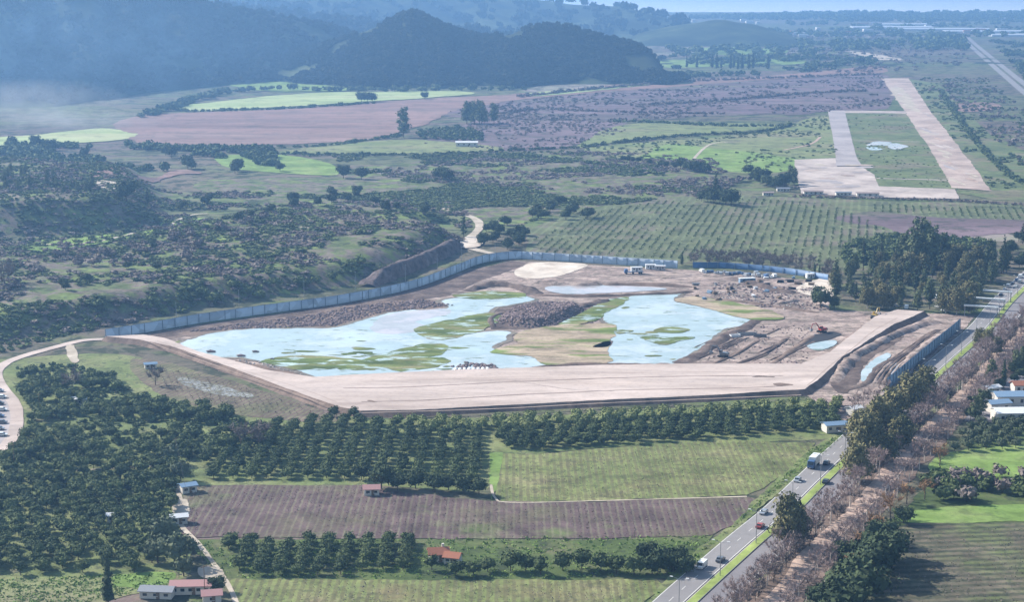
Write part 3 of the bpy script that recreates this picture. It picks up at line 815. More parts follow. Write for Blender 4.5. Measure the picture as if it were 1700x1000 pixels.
for cx, cy, a, bb in ((1298, 640, 20, 2.6), (612, 667, 14, 1.4), (1275, 627, 24, 1.2)):
    x, y = G0(cx, cy, 2.2)
    s = a / 4.3
    pts = [(x + s * math.cos(t) * random.uniform(.7, 1.1), y + bb / 1.0 * 1.1 * math.sin(t) * random.uniform(.7, 1.1)) for t in np.linspace(0, 6.28, 10)[:-1]]
    patch('wheel_rut', pts, 'slope_dirt', 2.25, jit=2.5, world=True)

# spoil banks and berms
berm([(868, 466), (900, 470), (960, 474), (1000, 473)], 9, 2.6, 'site_soil', seed=1)
berm([(1000, 474), (1080, 474), (1150, 477)], 6, 2.0, 'slope_dirt', seed=2)
berm([(775, 484), (820, 474), (870, 480), (890, 490)], 10, 3.0, 'dark_soil', seed=3)
berm([(880, 490), (960, 493), (1040, 491), (1120, 488), (1150, 484)], 5, 1.6, 'slope_dirt', seed=4)
berm([(1120, 606), (1160, 590), (1190, 568), (1235, 546), (1255, 532)], 9, 1.6, 'dark_soil', seed=5)
berm([(880, 612), (960, 607), (1040, 608), (1120, 608), (1250, 612)], 5, 1.6, 'slope_dirt', seed=6)
berm([(330, 596), (400, 606), (460, 618), (510, 630)], 6, 1.8, 'slope_dirt', seed=7)
berm([(1385, 636), (1410, 600), (1450, 575), (1480, 560), (1530, 540), (1560, 535)], 8, 2.8, 'site_soil', seed=8)
berm([(1400, 650), (1440, 636), (1460, 610), (1500, 590), (1540, 560), (1560, 548)], 5, 1.2, 'dark_soil', seed=12)
berm([(1450, 655), (1490, 625), (1510, 598), (1550, 565), (1580, 545)], 6, 1.6, 'site_soil', seed=9)
berm([(1180, 606), (1220, 590), (1260, 565)], 3, 1.0, 'slope_dirt', seed=10)
berm([(1280, 606), (1320, 580), (1350, 558)], 4, 1.2, 'slope_dirt', seed=11)
berm([(1220, 606), (1270, 588), (1310, 560)], 3, 1.0, 'dark_soil', seed=13)
berm([(1230, 470), (1260, 474), (1290, 484), (1320, 486)], 8, 2.4, 'dark_soil', seed=14)
berm([(1180, 497), (1240, 503), (1300, 512), (1360, 520)], 5, 1.4, 'slope_dirt', seed=15)
berm([(1290, 505), (1330, 500), (1370, 508)], 5, 1.6, 'site_soil', seed=16)
berm([(1100, 462), (1160, 456), (1220, 462), (1300, 468)], 10, 1.4, 'site_soil', seed=17)
for k in range(9):
    o_ = k * 9
    berm([(1440 + o_, 640 - k), (1462 + o_ * .9, 612 - k), (1500 + o_ * .8, 584 - k), (1545 + o_ * .5, 552 - k)], 2.4, .9, ['slope_dirt', 'site_soil', 'dark_soil'][k % 3], seed=40 + k)
for k in range(14):
    px0 = random.uniform(1140, 1330); py0 = random.uniform(560, 606); L_ = random.uniform(20, 60)
    berm([(px0, py0), (px0 + L_ * .5, py0 - L_ * .22), (px0 + L_, py0 - L_ * .45)], 1.8, .6, random.choice(['slope_dirt', 'dark_soil']), seed=60 + k)
patch('puddle', [(1428, 632), (1440, 605), (1470, 588), (1478, 592), (1460, 615), (1445, 632)], 'pond_water', .3, jit=.8)
patch('puddle', [(1478, 600), (1500, 586), (1530, 570), (1540, 568), (1520, 590), (1500, 612), (1480, 625)], 'grey_water', .3, jit=.8)
patch('trench', [(1380, 640), (1400, 610), (1440, 585), (1480, 562), (1500, 560), (1470, 582), (1440, 602), (1425, 635), (1400, 655)], 'dark_soil', .2, jit=1)
patch('trench', [(1335, 572), (1345, 560), (1378, 552), (1395, 556), (1375, 566), (1350, 578)], 'dark_void', .26, jit=.8)
patch('trench', [(985, 578), (1000, 570), (1018, 568), (1010, 577)], 'dark_soil', .42, jit=.6)

# dirt road on the left with its loop
ribbon('dirt_road', [(190, 564), (140, 566), (90, 578), (40, 592), (8, 605), (-6, 622), (4, 645), (22, 668), (28, 690), (24, 720), (4, 745), (-40, 765)], 5.0, 'packed_dirt', .3, jit=.3)
patch('car_park', [(-60, 650), (0, 650), (14, 672), (18, 700), (10, 730), (-10, 745), (-60, 750)], 'old_asphalt', .28, jit=.5)
patch('sand_patch', [(108, 578), (122, 576), (130, 600), (118, 602)], 'pale_track', .3, jit=.8)
# road through the gap above the wall
ribbon('dirt_road', [(845, 427), (800, 418), (772, 408), (780, 396), (796, 378), (785, 362), (735, 346)], 6, 'pale_track', .4, jit=.8)
patch('sand_patch', [(765, 412), (775, 394), (800, 400), (795, 412)], 'pale_sand', .5, jit=.8)

# ------------------------------------------------------------------ plant meshes
def ico(sub=1):
    import bmesh
    bm = bmesh.new(); bmesh.ops.create_icosphere(bm, subdivisions=sub, radius=1)
    V = np.array([v.co[:] for v in bm.verts]); F = np.array([[v.index for v in f.verts] for f in bm.faces]); bm.free()
    return V, F
ICO1, ICO2 = ico(1), ico(2)

def leaves(C, Nrm, size, r):
    """quads centred on C facing roughly Nrm"""
    n = len(C)
    Nn = Nrm + r.normal(0, .55, (n, 3)); Nn /= np.linalg.norm(Nn, axis=1)[:, None]
    a = np.cross(Nn, r.normal(0, 1, (n, 3))); a /= np.linalg.norm(a, axis=1)[:, None]
    b = np.cross(Nn, a)
    s = (size * r.uniform(.6, 1.3, n))[:, None]; t = s * r.uniform(.55, 1, n)[:, None]
    V = np.stack([C - a * s, C - b * t * .8, C + a * s, C + b * t], 1).reshape(-1, 3)
    return V, np.arange(n * 4).reshape(n, 4)

def crown_mesh(name, blobs, leaf, dens, mat, seed, core=.8, sub=1):
    """blobs: (x,y,z,rx,rz); leaf clumps over lumpy cores"""
    r = np.random.default_rng(seed)
    VV, FF, off = [], [], 0
    for (x, y, z, rx, rz) in blobs:
        n = max(6, int(dens * rx * rz))
        d = r.normal(0, 1, (n, 3)); d /= np.linalg.norm(d, axis=1)[:, None]
        d[:, 2] = np.where(d[:, 2] < -.55, -d[:, 2], d[:, 2])
        lump = 1 + .22 * np.sin(d[:, 0] * 5 + seed) * np.cos(d[:, 1] * 4 - seed) + r.normal(0, .09, n)
        C = d * lump[:, None] * np.array([rx, rx, rz]) + np.array([x, y, z])
        V, F = leaves(C, d, leaf, r)
        VV.append(V); FF.append(F + off); off += len(V)
        if core:
            iv, jf = (ICO2 if sub == 2 else ICO1)
            lv = iv * (1 + .16 * r.normal(0, 1, len(iv)))[:, None] * core * np.array([rx, rx, rz]) + np.array([x, y, z])
            q = np.concatenate([jf, jf[:, 2:3]], 1)
            # each core triangle is its own island so its tone varies like the leaves
            tv = lv[jf.ravel()]; tv4 = np.concatenate([tv.reshape(-1, 3, 3), ((tv.reshape(-1, 3, 3)[:, 0] + tv.reshape(-1, 3, 3)[:, 2]) / 2)[:, None]], 1)
            VV.append(tv4.reshape(-1, 3)); FF.append(np.arange(len(jf) * 4).reshape(-1, 4) + off); off += len(jf) * 4
    return mesh_np(name, np.concatenate(VV), np.concatenate(FF), mat)

def tubes(segs, sides=5):
    """segs: list of (p, q, rp, rq) tapered tubes"""
    VV, FF, off = [], [], 0
    for p, q, rp, rq in segs:
        p = np.array(p, float); q = np.array(q, float); d = q - p; L = np.linalg.norm(d) + 1e-9; d /= L
        a = np.cross(d, [0, 0, 1] if abs(d[2]) < .9 else [1, 0, 0]); a /= np.linalg.norm(a); b = np.cross(d, a)
        t = np.arange(sides) / sides * 2 * math.pi
        ring = np.cos(t)[:, None] * a + np.sin(t)[:, None] * b
        VV += [p + ring * rp, q + ring * rq]
        i = np.arange(sides); j = (i + 1) % sides
        FF.append(np.stack([i, j, j + sides, i + sides], 1) + off); off += 2 * sides
    return np.concatenate(VV), np.concatenate(FF)

def trunk_mesh(name, h, r0, mat, limbs=(), seed=0):
    segs = [((0, 0, -.3), (0.02 * h, 0, h * .5), r0, r0 * .75), ((0.02 * h, 0, h * .5), (0, .02 * h, h), r0 * .75, r0 * .4)]
    for (x, y, z, rx, rz) in limbs:
        segs.append(((0, 0, min(h * .55, z * .6)), (x * .85, y * .85, z), r0 * .5, r0 * .15))
    V, F = tubes(segs)
    return mesh_np(name, V, F, mat, smooth=True)

def bare_mesh(seed, h, spread, twigs, tw=.05, base=.35):
    r = random.Random(seed); segs = []
    T, tipV = [], []
    for k in range(9):
        z0 = h * (base + .4 * k / 9 * r.uniform(.7, 1.2)); a = k * 2.4 + r.random()
        L = spread * r.uniform(.7, 1.1)
        q = (math.cos(a) * L * .6, math.sin(a) * L * .6, min(h * .95, z0 + h * r.uniform(.18, .36)))
        segs.append(((0, 0, z0), q, .09, .05))
        for m in range(3):
            b = a + r.uniform(-1, 1)
            q2 = (q[0] + math.cos(b) * L * .4, q[1] + math.sin(b) * L * .4, q[2] + h * r.uniform(.02, .2))
            segs.append((q, q2, .05, .03)); T.append((q, q2))
    T.append(((0, 0, h * .6), (0, 0, h)))
    V, F = tubes(segs, 3)
    VV, FF = [V], [F]; off = len(V); q = []
    for k in range(twigs):
        p, e = r.choice(T); t = r.random()
        c = [p[i] + (e[i] - p[i]) * t for i in range(3)]
        d = [r.gauss(0, .6), r.gauss(0, .6), abs(r.gauss(.5, .5))]
        L = r.uniform(.6, 1.5) * spread / 3
        e2 = [c[i] + d[i] * L for i in range(3)]
        s = [r.gauss(0, tw), r.gauss(0, tw), r.gauss(0, tw * .5)]
        q += [[c[i] - s[i] for i in range(3)], [c[i] + s[i] for i in range(3)], [e2[i] + s[i] * .6 for i in range(3)], [e2[i] - s[i] * .6 for i in range(3)]]
    VV.append(np.array(q)); FF.append(np.arange(len(q)).reshape(-1, 4) + off)
    return np.concatenate(VV), np.concatenate(FF)

R_ = random.Random(5)
def dome(R, h, n, lift=.5, rr=(.45, .65)):
    out = [(0, 0, h * .58, R * .78, h * .40)]
    for k in range(n):
        a = k * 2.4 + R_.random(); d = R * R_.uniform(.35, .62)
        s = R * R_.uniform(*rr)
        out.append((math.cos(a) * d, math.sin(a) * d, h * R_.uniform(.42, .78), s, s * .8))
    return out
def tall(h, R, n, low=.3, topr=.35):
    out = []
    for k in range(n):
        t = (k + .5) / n; a = k * 2.4 + R_.random()
        rad = R * (1 - (1 - topr) * t) * (.55 + .45 * min(1, t * 4))
        d = rad * R_.uniform(.25, .7)
        s = rad * R_.uniform(.38, .62)
        out.append((math.cos(a) * d, math.sin(a) * d, h * (low + (1 - low) * t) - s * .4, s, s * R_.uniform(.7, 1.1)))
    return out
def column(h, R, n):
    return [(R_.uniform(-.1, .1) * R, R_.uniform(-.1, .1) * R, h * (.12 + .80 * k / (n - 1)), R * (1.0 - .75 * (k / (n - 1)) ** 1.6) * R_.uniform(.9, 1.1), h * .55 / n + .4) for k in range(n)]

KIND = {}
def kind(name, variants):
    KIND[name] = variants      # list of (trunk mesh, crown mesh, low crown mesh)

def mk(name, blobfs, leaf, dens, lm, bark, th, tr, core=.8, limbs=True, lod=(.35, 1.7)):
    vs = []
    for k, bf in enumerate(blobfs):
        bl = bf()
        hi = crown_mesh(name + '_crown', bl, leaf, dens, M(lm), 100 + k * 7, core, 1)
        lo = crown_mesh(name + '_far_crown', bl[:6] if len(bl) > 6 else bl, leaf * lod[1], dens * lod[0], M(lm), 200 + k, core, 1)
        tm = trunk_mesh(name + '_trunk', th, tr, M(bark), bl if limbs else ())
        vs.append((tm, hi, lo))
    kind(name, vs)
mk('citrus', [lambda: dome(2.5, 4.4, 6)] * 4 + [lambda: dome(2.2, 4.9, 9, rr=(.3, .5)), lambda: dome(2.7, 3.9, 5, rr=(.35, .7))], .30, 30, 'citrus_leaf', 'bark', 1.6, .16, limbs=False)
mk('lightcitrus', [lambda: dome(2.2, 3.6, 5)] * 3, .34, 26, 'light_leaf', 'bark', 1.3, .14, limbs=False)
mk('olive', [lambda: dome(3.0, 5.2, 7, rr=(.35, .5))] * 3, .4, 20, 'olive_leaf', 'bark', 1.8, .22, limbs=False)
mk('gum', [lambda: tall(15, 7.4, 22, .25, .6)] * 4, .5, 14, 'gum_leaf', 'pale_bark', 12, .4, core=.62)
mk('wood', [lambda: tall(17, 5.6, 18, .2, .45)] * 4, .5, 14, 'wood_leaf', 'bark', 13, .35, core=.72)
mk('pine', [lambda: tall(20, 4.4, 16, .18, .18)] * 4, .5, 14, 'pine_leaf', 'bark', 16, .35, core=.75)
mk('round', [lambda: dome(4.6, 8.5, 8)] * 3, .5, 13, 'pine_leaf', 'bark', 4, .3, core=.8)
mk('cypress', [lambda: column(14, 1.9, 8)] * 3, .42, 20, 'pine_leaf', 'bark', 8, .25, core=.85, limbs=False)
mk('bush', [lambda: dome(2.0, 2.4, 4)] * 5, .42, 14, 'scrub_leaf', 'bark', .6, .08, limbs=False)
mk('drybush', [lambda: dome(2.0, 2.6, 4)] * 4, .42, 14, 'dry_twig', 'bark', .6, .08, core=.7, limbs=False)
vs = []
for k in range(4):
    V, F = bare_mesh(k, 9.5, 3.4, 420, .05, .45)
    vs.append((trunk_mesh('bare_trunk', 6.5, .3, M('pale_bark')), mesh_np('bare_crown', V, F, M('pink_twig')), None))
kind('bare', vs)
vs = []
for k in range(3):
    V, F = bare_mesh(k + 20, 8, 3.4, 520, .06, .2)
    vs.append((trunk_mesh('rust_trunk', 5, .25, M('bark')), mesh_np('rust_crown', V, F, M('rust_twig')), None))
kind('rust', vs)
vs = []
for k in range(3):
    V, F = bare_mesh(k + 40, 7, 3.6, 520, .07, .15)
    vs.append((trunk_mesh('grey_trunk', 4, .2, M('bark')), mesh_np('grey_crown', V, F, M('dry_twig')), None))
kind('greybare', vs)

def plant(kn, x, y, s, name, label, cat, group=None, z=None, sz=None, trunk=True):
    v = KIND[kn][R_.randrange(len(KIND[kn]))]
    e = bpy.data.objects.new(name, None); COL.objects.link(e)
    if z is None: z = float(H(np.array([x]), np.array([y]))[0])
    e.location = (x, y, z); e.rotation_euler = (0, 0, R_.uniform(0, 6.28)); e.scale = (s, s, sz or s)
    e.empty_display_size = .5
    tag(e, label, cat, group)
    if trunk: link(bpy.data.objects.new('trunk', v[0]), e)
    link(bpy.data.objects.new('crown', v[1]), e)
    return e

def mesh_arrays(me):
    n = len(me.vertices); V = np.empty(n * 3, np.float32); me.vertices.foreach_get('co', V)
    F = np.empty(len(me.loops), np.int32); me.loops.foreach_get('vertex_index', F)
    return V.reshape(-1, 3), F.reshape(-1, 4)
_cache = {}
def merged(name, items, mat, parent=None):
    """items: (mesh, x, y, z, s, sz, rot) merged into ONE mesh"""
    VV, FF, off = [], [], 0
    for me, x, y, z, s, sz, a in items:
        if me.name not in _cache: _cache[me.name] = mesh_arrays(me)
        V, F = _cache[me.name]
        c, sn = math.cos(a), math.sin(a)
        W = np.empty_like(V)
        W[:, 0] = (V[:, 0] * c - V[:, 1] * sn) * s + x; W[:, 1] = (V[:, 0] * sn + V[:, 1] * c) * s + y; W[:, 2] = V[:, 2] * sz + z
        VV.append(W); FF.append(F + off); off += len(V)
    return mesh_np(name, np.concatenate(VV), np.concatenate(FF), mat)

def scatter_stuff(name, label, kn, X, Y, smin, smax, cat='plants', mat=None, zf=None, flatten=1.0, t=None):
    zz = (zf or H)(np.asarray(X), np.asarray(Y))
    it = []
    for x, y, z in zip(X, Y, zz):
        v = KIND[kn][R_.randrange(len(KIND[kn]))]; s = R_.uniform(smin, smax)
        it.append((v[2], x, y, z - .1, s, s * flatten * R_.uniform(.8, 1.2), R_.uniform(0, 6.28)))
    if not it: return
    me = merged(name, it, mat or KIND[kn][0][1].materials[0])
    o = link(bpy.data.objects.new(name, me))
    return tag(o, label, cat, None, 'stuff')

def grid_pts(poly, sp, ang=0.0, jit=.4, drop=0.0, world=False, spy=None):
    P = np.array(poly, float) if world else gpoly(poly)
    spy = spy or sp
    c, s = math.cos(ang), math.sin(ang)
    ctr = P.mean(0); R = np.hypot(*(P.max(0) - P.min(0)))
    out = []
    for i in range(-int(R / sp), int(R / sp) + 1):
        for j in range(-int(R / spy), int(R / spy) + 1):
            u, v = i * sp, j * spy
            out.append((ctr[0] + u * c - v * s, ctr[1] + u * s + v * c))
    out = np.array(out) + rng.normal(0, jit, (len(out), 2))
    k = inside(out[:, 0], out[:, 1], P)
    out = out[k]
    if drop: out = out[rng.random(len(out)) > drop]
    return out

def random_pts(poly, n, world=False, mask=None):
    P = np.array(poly, float) if world else gpoly(poly)
    lo, hi = P.min(0), P.max(0); out = []
    while sum(map(len, out)) < n:
        q = rng.uniform(lo, hi, (max(n, 200), 2))
        q = q[inside(q[:, 0], q[:, 1], P)]
        if mask is not None: q = q[mask(q[:, 0], q[:, 1])]
        out.append(q)
    return np.concatenate(out)[:n]

# ------------------------------------------------------------------ orchards
CIT = []      # (x, y, scale, label, group, stuff label)
ORCH_L = [(26, 612), (110, 604), (190, 632), (240, 668), (300, 672), (420, 700), (470, 705), (470, 745), (330, 760), (292, 770), (288, 830), (282, 880), (250, 950), (60, 955), (-30, 958), (-30, 765), (20, 752), (42, 725), (48, 690), (36, 660)]
q = grid_pts(ORCH_L, 6.0, math.radians(24), .7, .03)
yy = q[:, 1]
thin = ((fbm(q[:, 0], q[:, 1], 24, 4) > .60) & (yy > 575)) | (rng.random(len(q)) < np.where(yy > 560, .04, .03))
q = q[~thin]
q = q[np.argsort(q[:, 1])]
NI = 330
for x, y in q:
    CIT.append((x, y, R_.uniform(.95, 1.25) * (1 if y < 570 else R_.uniform(.8, 1.25)), 'round dark green citrus tree in the dense grove left of the brown vine field', 'citrus trees of the dense grove on the left', 'the rest of the dark round trees of the dense left grove'))
q = random_pts(ORCH_L, 700, mask=lambda x, y: (y > 545) & (fbm(x, y, 18, 9) > .45))
scatter_stuff('undergrowth', 'low green undergrowth between the trees of the left grove', 'bush', q[:, 0], q[:, 1], .35, .9, 'bushes')
q = grid_pts([(320, 752), (420, 712), (560, 700), (650, 706), (722, 722), (808, 716), (812, 806), (640, 800), (352, 800)], 6.4, 0, .35, .02, spy=5.0)
for x, y in q:
    CIT.append((x, y, R_.uniform(1.0, 1.2) * .86, 'dark round citrus tree in the straight columns left of the green weedy field', 'citrus trees in columns beside the green field', 'the farther trees of the straight citrus columns'))
q = grid_pts([(372, 905), (692, 902), (700, 952), (392, 960)], 6.0, 0, .25, 0, spy=4.6)
for x, y in q:
    CIT.append((x, y, R_.uniform(1.0, 1.15) * .86, 'dark citrus tree in the short columns below the brown vine field', 'citrus trees in short columns at the bottom', 'other trees of the short columns'))
q = grid_pts([(812, 722), (1000, 708), (1200, 694), (1402, 684), (1402, 712), (1200, 728), (1000, 742), (850, 752)], 5.6, math.radians(-10), .4, .02, spy=4.8)
for x, y in q:
    CIT.append((x, y, R_.uniform(1.0, 1.25) * .86, 'dark citrus tree in the strip below the dirt embankment', 'dark citrus trees in the strip below the embankment', 'dark citrus trees of the strip below the embankment'))
# the 290 nearest are trees of their own, the rest of each block one mesh
CIT.sort(key=lambda c: c[1])
for x, y, sc_, lab, grp, rest in CIT[:290]:
    plant('citrus', x, y, sc_, 'citrus_tree', lab, 'fruit tree', grp, sz=sc_ * .88)
for rest in sorted(set(c[5] for c in CIT[290:])):
    it = []
    for x, y, sc_, lab, grp, rr in CIT[290:]:
        if rr == rest:
            it.append((KIND['citrus'][R_.randrange(4)][1], x, y, 0, sc_, sc_ * .88, R_.uniform(0, 6.28)))
    tag(link(bpy.data.objects.new('orchard', merged('orchard', it, M('citrus_leaf')))), rest, 'fruit trees', None, 'stuff')
q = grid_pts([(650, 704), (800, 702), (1000, 692), (1400, 671), (1402, 684), (1200, 692), (1000, 705), (812, 720), (720, 722)], 5.6, math.radians(-10), .4, .03, spy=5.0)
for x, y in q:
    plant('lightcitrus', x, y, R_.uniform(.95, 1.2), 'fruit_tree', 'small light green fruit tree at the foot of the embankment', 'fruit tree', 'light green fruit trees along the foot of the embankment')
for px, py, s in ((633, 812, 1.5), (600, 798, 1.0), (660, 815, 1.1), (690, 812, 1.2), (720, 818, 1.1), (745, 815, 1.1), (770, 820, 1.1), (795, 822, 1.1), (555, 692, .8), (587, 694, .8)):
    x, y = G0(px, py)
    plant('round', x, y, s * .62, 'field_tree', 'low dark tree on the edge between citrus columns and brown field', 'tree', 'low dark trees at the end of the citrus columns')
for px in list(range(722, 1150, 30)):
    py = R_.uniform(945, 958) if px < 1080 else R_.uniform(938, 955)
    x, y = G0(px + R_.uniform(-6, 6), py)
    plant('round' if px > 1070 else 'citrus', x, y, R_.uniform(.62, .75) if px > 1070 else R_.uniform(1.0, 1.35), 'hedge_tree', 'round dark tree in the loose row right of the tiled farmhouse', 'tree', 'round trees in the loose row near the farmhouse')
for px, py in ((1075, 935), (1100, 944), (1118, 950), (1130, 943), (1092, 952)):
    x, y = G0(px, py)
    plant('round', x, y, .72, 'roadside_tree', 'dense dark tree in the clump beside the road by the white van', 'tree', 'dense tree clump beside the road')
for px, py, s in ((430, 745, 1.5), (400, 742, 1.3), (258, 640, 1.2), (120, 650, 1.3)):
    x, y = G0(px, py)
    plant('greybare', x, y, s * .9, 'bare_tree', 'leafless grey mauve tree standing in the dense left grove', 'tree', 'leafless grey trees in the left grove')
# the greyish gum trees by the farm track
for px, py, s in ((300, 800, .62), (285, 772, .6), (272, 905, .75), (290, 940, .8), (262, 935, .7), (310, 925, .55), (305, 958, .5)):
    x, y = G0(px, py)
    plant('olive', x, y, s * 2.3, 'olive_tree', 'large grey green olive tree beside the farm track', 'tree', 'grey green trees along the farm track')
x, y = G0(180, 1003); plant('cypress', x, y, 1.05, 'cypress_tree', 'dark pointed cypress at the bottom left, left of the pink roofed shed', 'tree')
x, y = G0(360, 985); plant('round', x, y, .55, 'field_tree', 'dark rounded tree right of the pink roofed shed', 'tree')

# vine rows and field weeds (uncountable)
def rows_stuff(name, label, poly, sp, step, ang, kn, s0, s1, cat, flat_=1.0, drop=.1, jit=.12, mat=None):
    q = grid_pts(poly, sp, ang, jit, drop, spy=step)
    q = q[fbm(q[:, 0], q[:, 1], 16, 23) + rng.normal(0, .05, len(q)) > .38]
    if len(q) > 9000: q = q[:9000]
    return scatter_stuff(name, label, kn, q[:, 0], q[:, 1], s0, s1, cat, mat, flatten=flat_)
def tuft_mesh(seed, n, w, h, leaf):
    r = np.random.default_rng(seed)
    C = np.stack([r.normal(0, w, n), r.normal(0, w, n), r.uniform(.1, h, n)], 1)
    d = r.normal(0, 1, (n, 3)); d[:, 2] = np.abs(d[:, 2])
    return leaves(C, d / np.linalg.norm(d, axis=1)[:, None], leaf, r)
for nm, mt, n, w_, h_, lf in (('vine', 'dry_twig', 7, .25, 1.0, .16), ('weed', 'grass_blade', 6, .3, .25, .22), ('youngtree', 'young_leaf', 14, .5, 1.2, .32), ('reedtuft', 'dry_twig', 9, .8, 1.4, .4)):
    vs = []
    for k in range(5):
        V, F = tuft_mesh(k, n, w_, h_, lf)
        m_ = mesh_np(nm + '_tuft', V, F, M(mt)); vs.append((m_, m_, m_))
    kind(nm, vs)
FIELD_G = [(838, 762), (1000, 748), (1200, 737), (1345, 738), (1335, 762), (1265, 812), (1235, 822), (1000, 830), (832, 832)]
FIELD_B = [(325, 812), (600, 810), (640, 820), (815, 838), (1000, 838), (1240, 830), (1250, 836), (1205, 872), (1175, 888), (1000, 893), (700, 893), (316, 890), (308, 860)]
rows_stuff('vine_rows', 'bare vine stocks in rows on the green weedy field', FIELD_G, 2.4, 1.7, 0, 'vine', .8, 1.2, 'vines', drop=.15)
rows_stuff('vine_rows', 'bare vine stocks in rows on the brown field', FIELD_B, 2.4, 1.5, 0, 'vine', .8, 1.3, 'vines', drop=.15)
rows_stuff('vine_rows', 'bare vine stocks in rows on the bottom field', [(395, 968), (700, 970), (1080, 968), (1060, 1010), (420, 1010)], 2.4, 1.5, 0, 'vine', .8, 1.3, 'vines')
rows_stuff('vine_rows', 'low vine stocks on the dark field at lower right', [(1480, 884), (1720, 880), (1720, 1010), (1400, 1010)], 1.6, 4.2, math.radians(6), 'vine', .9, 1.5, 'vines', drop=.2)
rows_stuff('vine_rows', 'vine stocks on the wedge field left of the embankment', [(225, 606), (330, 624), (440, 654), (540, 692), (400, 686), (300, 664)], 2.6, 2.2, .3, 'vine', 1, 1.5, 'vines', drop=.2)
rows_stuff('young_tree_rows', 'slanting rows of young trees beyond the site wall', [(885, 398), (1000, 350), (1100, 334), (1260, 330), (1380, 340), (1470, 380), (1500, 415), (1390, 440), (1150, 432), (900, 420)], 5.6, 1.9, math.radians(-11.5), 'youngtree', .65, 1.1, 'trees', drop=.08, jit=.25)
rows_stuff('young_tree_rows', 'rows of young trees below the airfield fence', [(1440, 340), (1700, 344), (1730, 368), (1600, 360), (1450, 352)], 5.6, 1.9, math.radians(-11.5), 'youngtree', .65, 1.1, 'trees', drop=.08, jit=.25)
q = []
for xx in (1512, 1594, 1677):
    for wd_, n_, o_ in ((.7, 1500, 0), (.35, 600, -16)):
        xs_, ys_ = G0(xx + o_ + rng.uniform(-1, 1, n_), rng.uniform(880, 1000, n_))
        q.append(np.stack([xs_ + rng.normal(0, wd_, n_), ys_], 1))
q = np.concatenate(q); q = q[fbm(q[:, 0], q[:, 1], 3, 2) > .36]
scatter_stuff('grass_tufts', 'green weeds along the lines crossing the dark field at lower right', 'weed', q[:, 0], q[:, 1], .5, .95, 'grass', flatten=.5)
def tufts(poly, n, label, s0=.8, s1=1.8, kn='weed', cat='grass', name='weeds', mask=None):
    q = random_pts(poly, n, mask=mask)
    scatter_stuff(name, label, kn, q[:, 0], q[:, 1], s0, s1, cat)
tufts([(1095, 990), (1150, 925), (1215, 878), (1262, 830), (1345, 750), (1400, 720), (1400, 728), (1300, 808), (1180, 908), (1090, 990)], 700, 'weeds on the bank beside the road')
tufts([(300, 900), (1180, 890), (1150, 925), (1130, 955), (1000, 962), (380, 962)], 1500, 'rough grass between brown field and bottom field')
tufts([(-30, 965), (200, 955), (285, 955), (280, 975), (100, 1010), (-30, 1010)], 900, 'grass on the strip at the bottom left corner')

# ------------------------------------------------------------------ trees along the road on the right
def at1(px, py):
    x, y = G0(px, py); return float(x), float(y)
for px, py, s, sz in ((1420, 800, .85, .8), (1438, 765, .95, 1.0), (1458, 735, 1.0, 1.05), (1480, 715, .95, .95), (1508, 690, 1.0, 1.0), (1535, 668, .85, .9), (1470, 770, .8, .75), (1495, 745, .8, .75), (1425, 745, .8, .85)):
    x, y = at1(px, py)
    plant('gum', x, y, s * 1.12, 'gum_tree', 'big olive green gum tree in the clump between the two roads', 'tree', 'big gum trees between the roads', sz=sz * 1.08)
x, y = at1(1308, 912); plant('gum', x, y, .95, 'gum_tree', 'tall single dark green gum tree standing on the road edge, lower right', 'tree', sz=1.12)
x, y = at1(1322, 906); plant('gum', x, y, .7, 'gum_tree', 'smaller gum tree leaning against the tall single one by the road', 'tree', sz=.8)
for px, py, s in ((1640, 580, .62), (1655, 590, .55), (1625, 572, .5)):
    x, y = at1(px, py)
    plant('gum', x, y, s, 'gum_tree', 'olive green tree beside the far end of the blue barrier', 'tree', 'trees beside the far end of the barrier')
x, y = at1(1666, 640); plant('cypress', x, y, .8, 'cypress_tree', 'slim dark tree beside the dirt track near the right edge', 'tree')
for px, py, s, sz in ((1462, 905, .7, .6), (1440, 940, .75, .6), (1420, 975, .8, .65), (1395, 1000, .85, .7), (1370, 1015, .8, .6), (1405, 935, .55, .5), (1500, 870, .5, .45), (1450, 965, 1.0, .9), (1430, 1000, 1.05, .95), (1480, 930, .8, .7), (1400, 1030, 1.0, .9), (1465, 945, .9, .85)):
    x, y = at1(px, py)
    plant('round', x, y, s * 1.5, 'shade_tree', 'broad dark tree on the field edge right of the dirt track', 'tree', 'broad dark trees right of the dirt track', sz=sz * 1.5)
for px, py, s in ((1455, 895, .95), (1432, 925, .9), (1478, 862, 1.0), (1535, 830, .9), (1505, 838, .9), (1560, 775, .9), (1415, 960, .9)):
    x, y = at1(px, py)
    plant('rust', x, y, s, 'rust_tree', 'leafless tree with rusty brown twigs right of the dirt track', 'tree', 'rusty leafless trees right of the dirt track')
# two double lines of pale stemmed winter trees along the dirt track
T = pline(TRACK, True, False, 1.0); TN = normals2(T)
npale = 0
for off_, step in ((-5.6, 5.0), (-9.0, 5.6), (5.4, 6.0), (8.6, 8.0)):
    d = R_.uniform(0, 3)
    while d < len(T) - 1:
        i = int(d)
        x, y = T[i] + TN[i] * (off_ + R_.uniform(-1.2, 1.2))
        d += step * R_.uniform(.75, 1.3)
        if R_.random() < .12: continue
        side = 'left' if off_ < 0 else 'right'
        plant('bare', x, y, R_.uniform(.46, .72), 'winter_tree', 'leafless pale stemmed tree with pinkish twigs on the %s side of the dirt track' % side, 'tree', 'leafless trees along the %s side of the dirt track' % side)
